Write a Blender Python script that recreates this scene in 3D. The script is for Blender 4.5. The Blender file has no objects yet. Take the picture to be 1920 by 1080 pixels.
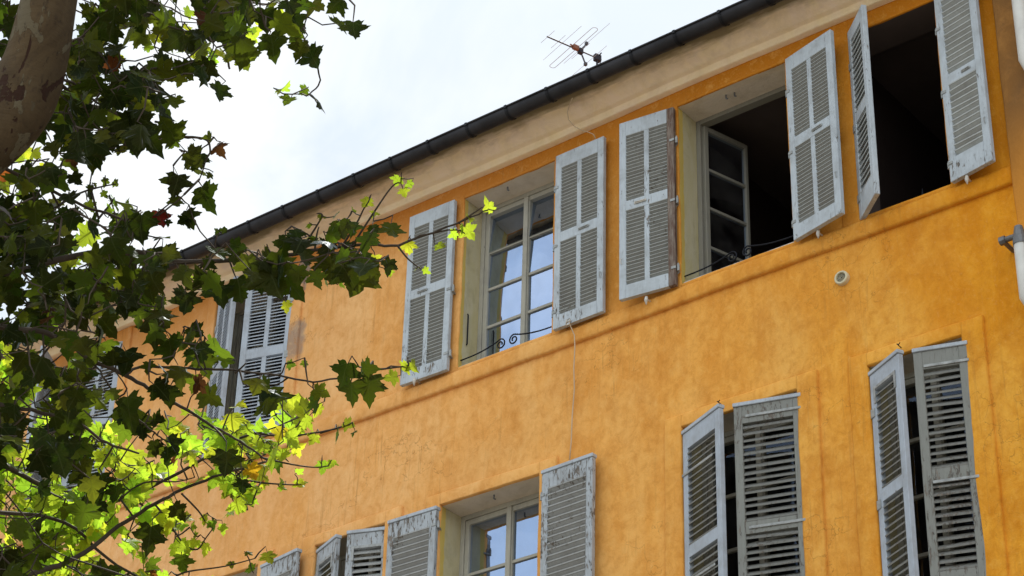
import bpy, math, random
import numpy as np
from mathutils import Vector, noise

random.seed(7)
rng = np.random.default_rng(11)
S = 1.2                      # metres per facade unit
EYE = 1.6                    # eye height above the street
GZ = -EYE / S                # street level in facade units
sc = bpy.context.scene
C = sc.collection

# ------------------------------------------------------------------ camera
yaw, pitch, roll, F = 0.68401521, 0.54719744, 0.03052931, 4147.89
cy, sy, ct, st = math.cos(yaw), math.sin(yaw), math.cos(pitch), math.sin(pitch)
fw = np.array([-sy * ct, cy * ct, st])
r0 = np.array([cy, sy, 0.0])
u0 = np.cross(r0, fw)
RT = math.cos(roll) * r0 + math.sin(roll) * u0
UP = -math.sin(roll) * r0 + math.cos(roll) * u0


def at(x, y, d):
    return RT * ((x - 960) / F * d) + UP * (-(y - 540) / F * d) + fw * d


def on_y(x, y, Y):
    d = at(x, y, 1.0)
    return d * (Y / d[1])


def on_z(x, y, Z):
    d = at(x, y, 1.0)
    return d * (Z / d[2])


def W(p):
    return (p[0] * S, p[1] * S, p[2] * S + EYE)


# ------------------------------------------------------------------ helpers
def tag(o, label=None, cat=None, group=None, kind=None):
    if label: o['label'] = label
    if cat: o['category'] = cat
    if group: o['group'] = group
    if kind: o['kind'] = kind
    return o


def empty(name, p, label=None, cat=None, group=None):
    o = bpy.data.objects.new(name, None)
    C.objects.link(o)
    o.location = W(p)
    o.empty_display_size = 0.2
    return tag(o, label, cat, group)


def world_loc(o):
    v = Vector((0, 0, 0))
    while o is not None:
        v += o.location
        o = o.parent
    return v


class MB:
    def __init__(self):
        self.v = []; self.f = []; self.mi = []

    def add(self, vs, fs, mi=0):
        b = len(self.v)
        self.v.extend([tuple(float(c) for c in p) for p in vs])
        self.f.extend([tuple(b + i for i in f) for f in fs])
        self.mi.extend([mi] * len(fs))

    def box(self, x0, x1, y0, y1, z0, z1, fr=None, mi=0, bev=0.0):
        """box, optional frame fr=(origin, ex, ey, ez), optional chamfer"""
        if bev > 0:
            vs = []; 
            X = (x0, x1); Y = (y0, y1); Z = (z0, z1); b = bev
            idx = {}
            for i in (0, 1):
                for j in (0, 1):
                    for k in (0, 1):
                        sx, sy_, sz = (b, -b)[i], (b, -b)[j], (b, -b)[k]
                        idx[i, j, k] = len(vs)
                        vs += [(X[i], Y[j] + sy_, Z[k] + sz), (X[i] + sx, Y[j], Z[k] + sz), (X[i] + sx, Y[j] + sy_, Z[k])]
            fs = []
            g = lambda i, j, k, a: idx[i, j, k] + a
            for i in (0, 1):
                q = [g(i, 0, 0, 0), g(i, 1, 0, 0), g(i, 1, 1, 0), g(i, 0, 1, 0)]
                fs.append(q if i else q[::-1])
                q = [g(0, i, 0, 1), g(1, i, 0, 1), g(1, i, 1, 1), g(0, i, 1, 1)]
                fs.append(q[::-1] if i else q)
                q = [g(0, 0, i, 2), g(1, 0, i, 2), g(1, 1, i, 2), g(0, 1, i, 2)]
                fs.append(q if i else q[::-1])
            for j in (0, 1):
                for k in (0, 1):
                    fs.append([g(0, j, k, 1), g(1, j, k, 1), g(1, j, k, 2), g(0, j, k, 2)])
                    fs.append([g(j, 0, k, 0), g(j, 1, k, 0), g(j, 1, k, 2), g(j, 0, k, 2)])
                    fs.append([g(j, k, 0, 0), g(j, k, 1, 0), g(j, k, 1, 1), g(j, k, 0, 1)])
            for key in idx:
                a = idx[key]; fs.append([a, a + 1, a + 2])
        else:
            vs = [(x, y, z) for x in (x0, x1) for y in (y0, y1) for z in (z0, z1)]
            fs = [(0, 1, 3, 2), (4, 6, 7, 5), (0, 4, 5, 1), (2, 3, 7, 6), (0, 2, 6, 4), (1, 5, 7, 3)]
        if fr is not None:
            o, a, b_, c = fr
            vs = [o + a * p[0] + b_ * p[1] + c * p[2] for p in vs]
        self.add(vs, fs, mi)

    def tube(self, pts, rad, n=6, mi=0, cap=True):
        pts = [np.array(p, float) for p in pts]
        if not hasattr(rad, '__len__'): rad = [rad] * len(pts)
        vs = []; prev = None
        for i, p in enumerate(pts):
            t = pts[min(i + 1, len(pts) - 1)] - pts[max(i - 1, 0)]
            t = t / (np.linalg.norm(t) + 1e-12)
            if prev is None:
                a = np.cross(t, (0.13, 0.31, 0.94))
                if np.linalg.norm(a) < .1: a = np.cross(t, (1, 0, 0))
            else:
                a = prev - t * np.dot(prev, t)
            a = a / (np.linalg.norm(a) + 1e-12); prev = a
            b = np.cross(t, a)
            for k in range(n):
                w = 2 * math.pi * k / n
                vs.append(p + (a * math.cos(w) + b * math.sin(w)) * rad[i])
        fs = []
        for i in range(len(pts) - 1):
            for k in range(n):
                k2 = (k + 1) % n
                fs.append((i * n + k, i * n + k2, (i + 1) * n + k2, (i + 1) * n + k))
        if cap:
            fs.append(tuple(range(n))[::-1]); fs.append(tuple((len(pts) - 1) * n + k for k in range(n)))
        self.add(vs, fs, mi)

    def build(self, name, mats, parent=None, smooth=False, base=None, label=None):
        me = bpy.data.meshes.new(name)
        o = bpy.data.objects.new(name, me)
        C.objects.link(o)
        org = Vector((0, 0, 0))
        if parent is not None:
            o.parent = parent
            org = world_loc(parent)
        elif base is not None:
            o.location = W(base); org = Vector(W(base))
        vs = np.array(self.v) * S
        vs[:, 2] += EYE
        vs -= np.array(org)
        me.from_pydata(vs.tolist(), [], self.f)
        if not isinstance(mats, (list, tuple)): mats = [mats]
        for m in mats: me.materials.append(m)
        if len(mats) > 1: me.polygons.foreach_set('material_index', self.mi)
        if smooth: me.polygons.foreach_set('use_smooth', [True] * len(self.f))
        me.update()
        if label: o['label'] = label
        return o


# ------------------------------------------------------------------ materials
def newmat(name):
    m = bpy.data.materials.new(name); m.use_nodes = True
    nt = m.node_tree; nt.nodes.clear()
    return m, nt


class N:
    """tiny node-tree builder"""
    def __init__(self, nt): self.nt = nt

    def __call__(self, typ, **kw):
        n = self.nt.nodes.new(typ)
        ins = kw.pop('ins', {})
        for k, v in kw.items(): setattr(n, k, v)
        for k, v in ins.items(): self.put(n.inputs[k], v)
        return n

    def put(self, sock, v):
        if isinstance(v, bpy.types.NodeSocket): self.nt.links.new(v, sock)
        elif isinstance(v, bpy.types.Node): self.nt.links.new(v.outputs[0], sock)
        else:
            if hasattr(sock.default_value, '__len__') and len(sock.default_value) == 4 and len(v) == 3: v = (*v, 1)
            sock.default_value = v

    def noise(self, vec, scale, detail=4, rough=.55, dist=0):
        return self('ShaderNodeTexNoise', ins={'Vector': vec, 'Scale': scale, 'Detail': detail, 'Roughness': rough, 'Distortion': dist}).outputs['Fac']

    def ramp(self, fac, *stops, interp='LINEAR'):
        r = self('ShaderNodeValToRGB'); cr = r.color_ramp; cr.interpolation = interp
        while len(cr.elements) < len(stops): cr.elements.new(.5)
        for e, (p, c) in zip(cr.elements, stops):
            e.position = p; e.color = (c, c, c, 1) if not hasattr(c, '__len__') else (*c, 1)
        self.put(r.inputs[0], fac); return r.outputs[0]

    def mix(self, fac, a, b, blend='MIX'):
        m = self('ShaderNodeMix', data_type='RGBA', blend_type=blend)
        self.put(m.inputs[0], fac); self.put(m.inputs[6], a); self.put(m.inputs[7], b)
        return m.outputs[2]

    def math(self, op, a, b=None, c=None, clamp=False):
        m = self('ShaderNodeMath', operation=op, use_clamp=clamp)
        self.put(m.inputs[0], a)
        if b is not None: self.put(m.inputs[1], b)
        if c is not None: self.put(m.inputs[2], c)
        return m.outputs[0]

    def mapping(self, vec, scale=(1, 1, 1), loc=(0, 0, 0)):
        return self('ShaderNodeMapping', ins={'Vector': vec, 'Scale': scale, 'Location': loc}).outputs[0]

    def bump(self, h, strength, dist, normal=None):
        b = self('ShaderNodeBump', ins={'Height': h, 'Strength': strength, 'Distance': dist})
        if normal is not None: self.put(b.inputs['Normal'], normal)
        return b.outputs[0]

    def out(self, s):
        self('ShaderNodeOutputMaterial', ins={'Surface': s})

    def bsdf(self, col, rough=.9, normal=None, metal=0.0, spec=.2):
        b = self('ShaderNodeBsdfPrincipled', ins={'Base Color': col, 'Roughness': rough, 'Metallic': metal, 'Specular IOR Level': spec})
        if normal is not None: self.put(b.inputs['Normal'], normal)
        return b.outputs[0]

    def obj(self): return self('ShaderNodeNewGeometry').outputs['Position']   # world position, metres


def mat_plaster(name, kind='wall'):
    m, nt = newmat(name); n = N(nt)
    p = n.obj()
    sx = n('ShaderNodeSeparateXYZ', ins={'Vector': p})
    xf = n('ShaderNodeMapRange', ins={'Value': sx.outputs[0], 'From Min': -13.0, 'From Max': -5.5}).outputs[0]
    big = n.noise(n.mapping(p, (1, 1, .55)), .9, 5, .6, .6)
    streak = n.noise(n.mapping(p, (3.2, 3.2, .8)), 1.6, 6, .62, .8)
    blot = n.noise(n.mapping(p, (1, 1, .7)), 5.0, 6, .7, .4)
    fine = n.noise(p, 42, 6, .7)
    if kind == 'wall':
        a = n.mix(xf, (.86, .475, .20), (.83, .365, .024))      # pale left / saturated right ochre; haze and reflected light painted in
        b = n.mix(xf, (.80, .395, .125), (.70, .262, .012))
        pale = n.mix(xf, (.84, .52, .26), (.86, .45, .07))
        f1 = n.ramp(streak, (.38, 0), (.68, 1))
        col = n.mix(f1, a, b)
        col = n.mix(n.math('MULTIPLY', n.ramp(big, (.46, 0), (.66, 1)), .75), col, pale)
        col = n.mix(n.math('MULTIPLY', n.ramp(blot, (.50, 0), (.70, 1)), .34), col, n.mix(xf, (.56, .25, .065), (.48, .165, .012)))
        vein = n.noise(n.mapping(p, (1.5, 1.5, .8)), 2.6, 8, .62, 2.2)
        band = n.math('MULTIPLY', n.ramp(n.noise(n.mapping(p, (1, 1, .8)), 2.3, 4, .55, 1.2), (.50, 0), (.66, 1)), .38)
        col = n.mix(band, col, n.mix(xf, (.64, .29, .08), (.55, .185, .010)))
        # darker, more saturated strip under the eaves, their shade painted in
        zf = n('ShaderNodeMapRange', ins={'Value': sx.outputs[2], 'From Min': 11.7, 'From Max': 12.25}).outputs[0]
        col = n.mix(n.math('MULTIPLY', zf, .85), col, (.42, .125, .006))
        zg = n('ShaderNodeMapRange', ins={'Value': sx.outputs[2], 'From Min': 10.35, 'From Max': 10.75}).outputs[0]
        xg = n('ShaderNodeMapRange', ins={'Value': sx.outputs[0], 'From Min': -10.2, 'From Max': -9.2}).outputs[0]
        col = n.mix(n.math('MULTIPLY', n.math('MULTIPLY', zg, xg), .55), col, (.47, .165, .008))  # shade between the upper right shutters, painted into the wall colour
        # grey cement repairs around two hinges
        for (qx, qz, r) in ((-10.185, 8.70, .12), (-10.20, 8.12, .17)):
            dv = n('ShaderNodeVectorMath', operation='SUBTRACT', ins={0: p, 1: W((qx, 10.0, qz))}).outputs[0]
            dv = n.mapping(dv, (1.6, .2, .85))
            ln = n('ShaderNodeVectorMath', operation='LENGTH', ins={0: dv}).outputs['Value']
            ln = n.math('ADD', ln, n.math('MULTIPLY', n.math('SUBTRACT', n.noise(p, 9, 4), .5), .28))
            col = n.mix(n.ramp(ln, (r * .8, .85), (r * 1.25, 0)), col, (.24, .215, .20))
        mott = n.noise(n.mapping(p, (1, 1, .8)), 13, 7, .72, .5)
        col = n.mix(n.math('MULTIPLY', n.ramp(mott, (.48, 0), (.66, 1)), .40), col, n.mix(xf, (.58, .245, .050), (.50, .155, .005)))
        col = n.mix(n.math('MULTIPLY', n.ramp(mott, (.30, 1), (.46, 0)), .30), col, n.mix(xf, (.88, .60, .32), (.90, .52, .10)))
        wide = n.noise(n.mapping(p, (1, 1, .9)), .42, 3, .5)
        col = n.mix(n.math('MULTIPLY', n.ramp(wide, (.44, 0), (.60, 1)), .30), col, n.mix(xf, (.66, .31, .085), (.60, .20, .008)))
        runs = n.noise(n.mapping(p, (16, 16, .7)), 2.0, 5, .6, .3)
        rz = n.noise(p, 1.1, 3, .5)
        col = n.mix(n.math('MULTIPLY', n.math('MULTIPLY', n.ramp(runs, (.56, 0), (.72, 1)), n.ramp(rz, (.42, 0), (.62, 1))), .42), col, (.34, .155, .04))
        vor = n('ShaderNodeTexVoronoi', feature='DISTANCE_TO_EDGE', ins={'Vector': n('ShaderNodeVectorMath', operation='ADD', ins={0: n.mapping(p, (.5, .5, .8)), 1: n('ShaderNodeTexNoise', ins={'Vector': p, 'Scale': 4.0, 'Detail': 6.0}).outputs['Color']}).outputs[0], 'Scale': 1.1}).outputs['Distance']
        col = n.mix(n.math('MULTIPLY', n.math('MULTIPLY', n.ramp(vor, (.0, 1), (.006, 0)), n.ramp(rz, (.50, 0), (.58, 1))), .55), col, (.25, .10, .02))
        # small sandy freckles
        col = n.mix(n.math('MULTIPLY', n.ramp(fine, (.55, 0), (.75, 1)), .22), col, (.80, .50, .22))
    elif kind == 'cornice':
        col = n.mix(n.ramp(streak, (.35, 0), (.7, 1)), (.93, .73, .54), (.90, .70, .42))
        col = n.mix(n.math('MULTIPLY', n.ramp(blot, (.45, 0), (.75, 1)), .45), col, (.50, .36, .24))
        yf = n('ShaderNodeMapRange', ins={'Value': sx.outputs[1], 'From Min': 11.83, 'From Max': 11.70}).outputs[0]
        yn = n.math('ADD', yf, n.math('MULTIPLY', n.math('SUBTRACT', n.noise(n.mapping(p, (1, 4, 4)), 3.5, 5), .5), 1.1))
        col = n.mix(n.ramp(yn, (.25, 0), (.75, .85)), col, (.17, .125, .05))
        col = n.mix(n.math('MULTIPLY', n.ramp(n.noise(n.mapping(p, (1, 3, 3)), 2.3, 3), (.62, 0), (.7, 1)), .35), col, (.72, .52, .46))
        lf = n('ShaderNodeMapRange', ins={'Value': sx.outputs[2], 'From Min': 12.37, 'From Max': 12.33}).outputs[0]
        col = n.mix(n.math('MULTIPLY', lf, .35), col, (.88, .70, .40))
    elif kind == 'pilaster':
        col = n.mix(n.ramp(big, (.4, 0), (.6, 1)), (.27, .125, .035), (.18, .10, .045))
        col = n.mix(n.math('MULTIPLY', n.ramp(blot, (.45, 0), (.7, 1)), .5), col, (.55, .26, .07))
        zf = n('ShaderNodeMapRange', ins={'Value': sx.outputs[2], 'From Min': 10.9, 'From Max': 9.9}).outputs[0]
        col = n.mix(zf, col, (.66, .265, .035))
    else:  # reveal
        col = n.mix(n.ramp(streak, (.35, 0), (.7, 1)), (.56, .50, .34), (.50, .43, .22))
        col = n.mix(n.math('MULTIPLY', n.ramp(blot, (.5, 0), (.75, 1)), .45), col, (.20, .165, .10))
        yf = n('ShaderNodeMapRange', ins={'Value': sx.outputs[1], 'From Min': 12.07, 'From Max': 12.03}).outputs[0]
        edge = n.math('ADD', yf, n.math('MULTIPLY', n.math('SUBTRACT', n.noise(p, 14, 4), .5), .9))
        col = n.mix(n.ramp(edge, (.55, 0), (.65, 1)), col, (.58, .42, .11))
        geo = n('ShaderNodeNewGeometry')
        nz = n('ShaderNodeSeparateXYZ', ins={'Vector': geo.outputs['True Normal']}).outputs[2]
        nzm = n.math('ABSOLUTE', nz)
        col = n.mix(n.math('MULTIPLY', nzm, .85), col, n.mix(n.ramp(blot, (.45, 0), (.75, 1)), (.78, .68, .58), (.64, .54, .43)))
    grain = n.noise(p, 110, 4, .75)
    h = n.math('ADD', n.math('MULTIPLY', blot, 1.0), n.math('ADD', n.math('MULTIPLY', fine, .22), n.math('MULTIPLY', grain, .10)))
    nrm = n.bump(h, .55, .022)
    n.out(n.bsdf(col, .95, nrm, spec=.12))
    return m


def mat_paint(name, base, chip=.5, wood=(.080, .070, .060), dirt=(.22, .215, .20)):
    """old flaking paint; more chips for a larger chip value"""
    m, nt = newmat(name); n = N(nt)
    p = n.obj()
    grain = n.noise(n.mapping(p, (9, 9, 1.1)), 7, 8, .7, .3)
    flake = n.noise(n.mapping(p, (8, 8, 2.2)), 5.5, 9, .72, .4)
    patch = n.noise(p, 2.3, 3, .5)
    v = n.math('ADD', n.math('MULTIPLY', flake, .7), n.math('MULTIPLY', patch, .3))
    t = .64 - .13 * chip
    mask = n.ramp(v, (t, 0), (t + .025, 1))
    col = n.mix(n.ramp(grain, (.35, 0), (.7, 1)), base, tuple(c * .84 for c in base))
    col = n.mix(n.math('MULTIPLY', n.ramp(n.noise(p, 6, 6, .65), (.45, 0), (.7, 1)), .45), col, dirt)
    crack = n.ramp(n.noise(n.mapping(p, (22, 22, .9)), 6, 6, .7), (.64 - .05 * chip, 0), (.70 - .05 * chip, 1))
    woodc = n.mix(n.ramp(grain, (.4, 0), (.65, 1)), wood, (.25, .21, .17))
    mk = n.math('MAXIMUM', mask, n.math('MULTIPLY', crack, .8))
    col = n.mix(mk, col, woodc)
    h = n.math('ADD', n.math('MULTIPLY', mk, -1.0), n.math('MULTIPLY', grain, .35))
    n.out(n.bsdf(col, .72, n.bump(h, .6, .004), spec=.3))
    return m


def mat_simple(name, col, rough=.6, metal=0, var=.25, scale=6, spec=.3, bump=.15):
    m, nt = newmat(name); n = N(nt)
    p = n.obj()
    f = n.noise(p, scale, 7, .65)
    c = n.mix(n.ramp(f, (.3, 0), (.72, 1)), tuple(min(1, k * (1 + var)) for k in col), tuple(k * (1 - var) for k in col))
    n.out(n.bsdf(c, rough, n.bump(n.noise(p, scale * 8, 4), bump, .004), metal, spec))
    return m


def mat_glass(fac=.62, nm='window glass'):
    m, nt = newmat(nm); n = N(nt)
    p = n.obj()
    h = n.noise(n.mapping(p, (1, 1, .6)), 2.2, 2, .4)
    nr = n.bump(h, .22, .03)
    gl = n('ShaderNodeBsdfGlossy', ins={'Color': (.55, .70, 1), 'Roughness': .012, 'Normal': nr})
    tr = n('ShaderNodeBsdfTransparent', ins={'Color': (.75, .78, .76)})
    dirt = n('ShaderNodeBsdfDiffuse', ins={'Color': (.35, .33, .30)})
    a = n('ShaderNodeMixShader', ins={0: fac, 1: tr.outputs[0], 2: gl.outputs[0]})
    b = n('ShaderNodeMixShader', ins={0: n.math('MULTIPLY', n.ramp(n.noise(p, 5, 6), (.4, 0), (.8, 1)), .10), 1: a.outputs[0], 2: dirt.outputs[0]})
    n.out(b.outputs[0]); return m


def mat_leaf():
    m, nt = newmat('plane leaf'); n = N(nt)
    ca = n('ShaderNodeAttribute', attribute_name='tint')
    uv = n('ShaderNodeAttribute', attribute_name='leafuv')
    s = n('ShaderNodeSeparateXYZ', ins={'Vector': uv.outputs['Vector']})
    u, v = s.outputs[0], s.outputs[1]
    ang = n.math('ARCTAN2', u, n.math('ADD', v, .03))
    rad = n.math('SQRT', n.math('ADD', n.math('MULTIPLY', u, u), n.math('MULTIPLY', v, v)))
    d = n.math('MULTIPLY', n.math('PINGPONG', ang, .47), rad)
    vein = n.ramp(d, (.004, 1), (.022, 0))
    # side veins
    d2 = n.math('PINGPONG', n.math('ADD', rad, n.math('MULTIPLY', n.math('PINGPONG', ang, .47), -.55)), .055)
    side = n.math('MULTIPLY', n.ramp(d2, (.002, 1), (.012, 0)), .45)
    vv = n.math('MAXIMUM', vein, side)
    p = n.obj()
    blot = n.noise(p, 26, 5, .6)
    col = n.mix(n.math('MULTIPLY', n.ramp(blot, (.4, 0), (.75, 1)), .4), ca.outputs['Color'], n.mix(.5, ca.outputs['Color'], (.10, .06, .012)))
    # alpha of tint = translucency weight
    refl = n.mix(.0, col, col)
    refl = n('ShaderNodeMix', data_type='RGBA', blend_type='MULTIPLY', ins={0: 1.0, 6: col, 7: (.42, .36, .45, 1)}).outputs[2]
    refl = n.mix(n.math('MULTIPLY', vv, .35), refl, (.12, .14, .05))
    trc = n.mix(n.math('MULTIPLY', vv, .45), col, n.mix(.55, col, (.02, .03, .0)))
    nr = n.bump(n.math('ADD', n.math('MULTIPLY', vv, .6), blot), .35, .004)
    df = n('ShaderNodeBsdfDiffuse', ins={'Color': refl, 'Normal': nr})
    tr = n('ShaderNodeBsdfTranslucent', ins={'Color': trc})
    gl = n('ShaderNodeBsdfGlossy', ins={'Color': (.9, .95, 1), 'Roughness': .5, 'Normal': nr})
    a = n('ShaderNodeMixShader', ins={0: ca.outputs['Alpha'], 1: df.outputs[0], 2: tr.outputs[0]})
    fr = n('ShaderNodeFresnel', ins={'IOR': 1.35})
    b = n('ShaderNodeMixShader', ins={0: n.math('MULTIPLY', fr.outputs[0], .16), 1: a.outputs[0], 2: gl.outputs[0]})
    n.out(b.outputs[0]); return m


def mat_bark():
    m, nt = newmat('plane bark'); n = N(nt)
    p = n.obj()
    f = n.noise(n.mapping(p, (1, 1, .5)), 6, 8, .65, .8)
    f2 = n.noise(n.mapping(p, (1, 1, .6)), 4.6, 5, .55, 1.0)
    f3 = n.noise(n.mapping(p, (1.2, 1, .55), (5, 3, 1)), 7.5, 6, .6, .6)
    f4 = n.noise(n.mapping(p, (6, 6, 1)), 8, 6, .7)
    col = n.mix(n.ramp(f, (.35, 0), (.65, 1)), (.115, .080, .042), (.064, .043, .023))
    col = n.mix(n.ramp(f3, (.57, 0), (.58, 1)), col, (.135, .112, .070))
    col = n.mix(n.ramp(f3, (.385, 1), (.395, 0)), col, (.10, .080, .050))
    col = n.mix(n.ramp(f2, (.585, 0), (.592, 1)), col, (.040, .019, .012))
    col = n.mix(n.math('MULTIPLY', n.ramp(f4, (.58, 0), (.66, 1)), .7), col, (.035, .024, .017))
    speck = n.noise(p, 45, 5, .7)
    col = n.mix(n.math('MULTIPLY', n.ramp(speck, (.55, 0), (.68, 1)), .5), col, (.05, .035, .025))
    rings = n.noise(n.mapping(p, (1, 1, 7)), 12, 5, .6)
    h = n.math('ADD', n.math('ADD', n.ramp(f2, (.585, 1), (.592, 0)), n.ramp(f3, (.57, 0), (.58, .6))), n.math('MULTIPLY', rings, .6))
    n.out(n.bsdf(col, .85, n.bump(h, .6, .008), spec=.2)); return m


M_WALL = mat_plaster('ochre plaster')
M_CORN = mat_plaster('cornice plaster', 'cornice')
M_PIL = mat_plaster('pilaster plaster', 'pilaster')
M_REV = mat_plaster('reveal plaster', 'reveal')
M_PAINT_U = mat_paint('blue grey shutter paint', (.50, .55, .585), .38)
M_SLAT_U = mat_paint('grey louvre paint', (.33, .34, .32), .3)
M_PAINT_F = mat_paint('fresh blue grey paint', (.44, .49, .55), .1)
M_PAINT_W = mat_paint('flaking shutter paint', (.44, .475, .50), .9)
M_PAINT_L = mat_paint('grey shutter paint', (.245, .250, .225), .65)
M_SLAT_W = mat_paint('worn louvre paint', (.35, .355, .34), .62)
M_SLAT_L = mat_paint('dirty louvre paint', (.205, .205, .185), .6)
M_STRIP = mat_paint('rust brown bare stile', (.30, .32, .33), 1.9, wood=(.10, .052, .035))
M_CAP = mat_paint('weathered cap', (.47, .52, .57), .3)
M_FRAME = mat_paint('cream window paint', (.42, .40, .33), .0)
M_IRON = mat_simple('wrought iron', (.012, .013, .018), .5, .6, .3)
M_HINGE = mat_simple('painted hinge', (.33, .34, .33), .6, .2, .35, 25)
M_ZINC = mat_simple('tarnished zinc gutter', (.034, .034, .038), .55, .55, .45, 3, .4)
M_ZINC2 = mat_simple('gutter bracket zinc', (.014, .015, .018), .55, .5, .3, 3, .4)
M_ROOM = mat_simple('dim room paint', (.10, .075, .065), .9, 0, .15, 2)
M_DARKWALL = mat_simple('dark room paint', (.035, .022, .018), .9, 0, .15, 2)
M_GLASS = mat_glass()
M_GLASS2 = mat_glass(.05, 'shaded window glass')
M_LEAF = mat_leaf()
M_BARK = mat_bark()
M_TWIG = mat_simple('twig bark', (.060, .044, .030), .8, 0, .4, 14)
M_WHITE = mat_simple('white pvc', (.62, .60, .55), .45, 0, .12, 5)
M_GREYM = mat_simple('galvanised steel', (.16, .16, .16), .5, .5, .3, 20)
M_CABLE = mat_simple('cream cable', (.55, .42, .28), .6, 0, .15, 20)
M_ALU = mat_simple('dull aluminium', (.07, .07, .08), .6, .1, .3, 30)
M_ALU2 = mat_simple('thin aluminium rod', (.42, .42, .43), .4, .6, .2, 30)
M_ORANGE = mat_simple('orange plastic', (.20, .085, .05), .6, 0, .3, 30)
M_BLACK = mat_simple('black plastic', (.02, .018, .025), .6, 0, .3, 30)
M_TILE = mat_simple('terracotta tile', (.36, .17, .09), .85, 0, .45, 4)
M_PAVE = mat_simple('street paving', (.19, .17, .145), .85, 0, .2, .8)
M_RED = mat_simple('red brown box card', (.20, .07, .045), .8, 0, .3, 10)
M_CREAMV = mat_simple('cream vent plastic', (.62, .56, .38), .5, 0, .15, 10)
M_SILL = mat_paint('white sill paint', (.72, .68, .60), .8, wood=(.30, .22, .14))
M_CAT = mat_simple('white painted catch', (.55, .52, .46), .6, 0, .3, 40)

# ------------------------------------------------------------------ facade data
UZ0, UZ1 = 7.385, 8.772
LZ0, LZ1 = 4.40, 6.36
UP_WIN = [(-5.445, -4.828), (-6.755, -5.912), (-8.612, -7.800), (-11.09, -10.262), (-12.98, -12.165)]
LO_WIN = [(-5.455, -4.845), (-6.765, -5.935), (-8.690, -7.866), (-9.800, -9.160), (-11.165, -10.345)]
OPEN = [(a, b, UZ0, UZ1) for a, b in UP_WIN] + [(a, b, LZ0, LZ1) for a, b in LO_WIN]
XL, XR = -19.0, -2.2
REV = 10.21                      # plane of the window frames


def warp(x, z):
    a = noise.noise((x * .55, z * .55, 3.1)) * .016 + noise.noise((x * 2.3, z * 2.0, 9.1)) * .006 + noise.noise((x * 8, z * 8, 1.1)) * .0016
    return a


def ew(x, z):      # wobble of arrises
    return noise.noise((x * 5.1 + 7, z * 6.3, 2.2)) * .0045 + noise.noise((x * 21 + 7, z * 25, 2.2)) * .0022


def cuts(lo, hi, marks, step):
    ms = sorted({round(m, 4) for m in marks if lo <= m <= hi} | {lo, hi})
    out = [ms[0]]
    for a, b in zip(ms, ms[1:]):
        k = max(1, int(math.ceil((b - a) / step - 1e-6)))
        out += [a + (b - a) * i / k for i in range(1, k + 1)]
    return out


xs = cuts(XL, XR, [v for o in OPEN for v in o[:2]], .085)
zs = cuts(GZ, 9.02, [v for o in OPEN for v in o[2:]], .085)
zs = [z for z in zs if z > 3.9 or int(z * 10) % 3 == 0 or z == GZ]


def P(x, z, dy=0.0, k=1.0):
    e = ew(x, z) * k
    return (x + e, 10.0 + warp(x, z) + dy, z + ew(x + 31, z) * k)


# building: everything fixed to it is a part
bld = empty('ochre_townhouse', (-8.5, 10.0, GZ), 'old townhouse with ochre orange plaster and rows of grey blue louvred shutters', 'building')

wall = MB()
gi = {}
for i, x in enumerate(xs):
    for j, z in enumerate(zs):
        gi[i, j] = len(wall.v); wall.v.append(P(x, z))
for i in range(len(xs) - 1):
    for j in range(len(zs) - 1):
        cx_, cz_ = (xs[i] + xs[i + 1]) / 2, (zs[j] + zs[j + 1]) / 2
        if any(a < cx_ < b and c < cz_ < d for a, b, c, d in OPEN): continue
        wall.f.append((gi[i, j], gi[i + 1, j], gi[i + 1, j + 1], gi[i, j + 1])); wall.mi.append(0)
# side and rear walls of the block
wall.add([(XL, 10, GZ), (XL, 19, GZ), (XL, 19, 9.1), (XL, 10, 9.1), (XR, 10, GZ), (XR, 19, GZ), (XR, 19, 9.1), (XR, 10, 9.1)],
         [(0, 1, 2, 3), (4, 7, 6, 5), (1, 5, 6, 2)])
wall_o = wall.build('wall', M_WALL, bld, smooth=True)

for k, (a, b, c, d) in enumerate(OPEN):
    m = MB()
    ix = [x for x in xs if a - 1e-6 <= x <= b + 1e-6]; iz = [z for z in zs if c - 1e-6 <= z <= d + 1e-6]
    ys = [0, .012, .03, .10, REV - 10 + .05]
    for (edge, seq) in (('l', [(a, z) for z in iz]), ('t', [(x, d) for x in ix]), ('r', [(b, z) for z in iz[::-1]]), ('b', [(x, c) for x in ix[::-1]])):
        base = len(m.v)
        for (x, z) in seq:
            for q, dy in enumerate(ys):
                p = P(x, z)
                if q == 0: m.v.append(p)
                else:
                    t = min(1, dy / .03)
                    m.v.append((p[0] * (1 - t) + x * t, (10.0 + dy) if q == len(ys) - 1 else p[1] + dy, p[2] * (1 - t) + z * t))
        nq = len(ys)
        for s_ in range(len(seq) - 1):
            for q in range(nq - 1):
                m.f.append((base + s_ * nq + q, base + (s_ + 1) * nq + q, base + (s_ + 1) * nq + q + 1, base + s_ * nq + q + 1)); m.mi.append(0)
    m.build('window_reveal', M_ROOM if k == 0 else M_REV, bld, smooth=False)
    if k in (1, 2):
        sm = MB(); sm.box(a + .004, b - .004, 10.006, REV - .02, c + .001, c + (.022 if k == 1 else .012), bev=.004)
        sm.build('sill', M_SILL, bld)


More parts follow.
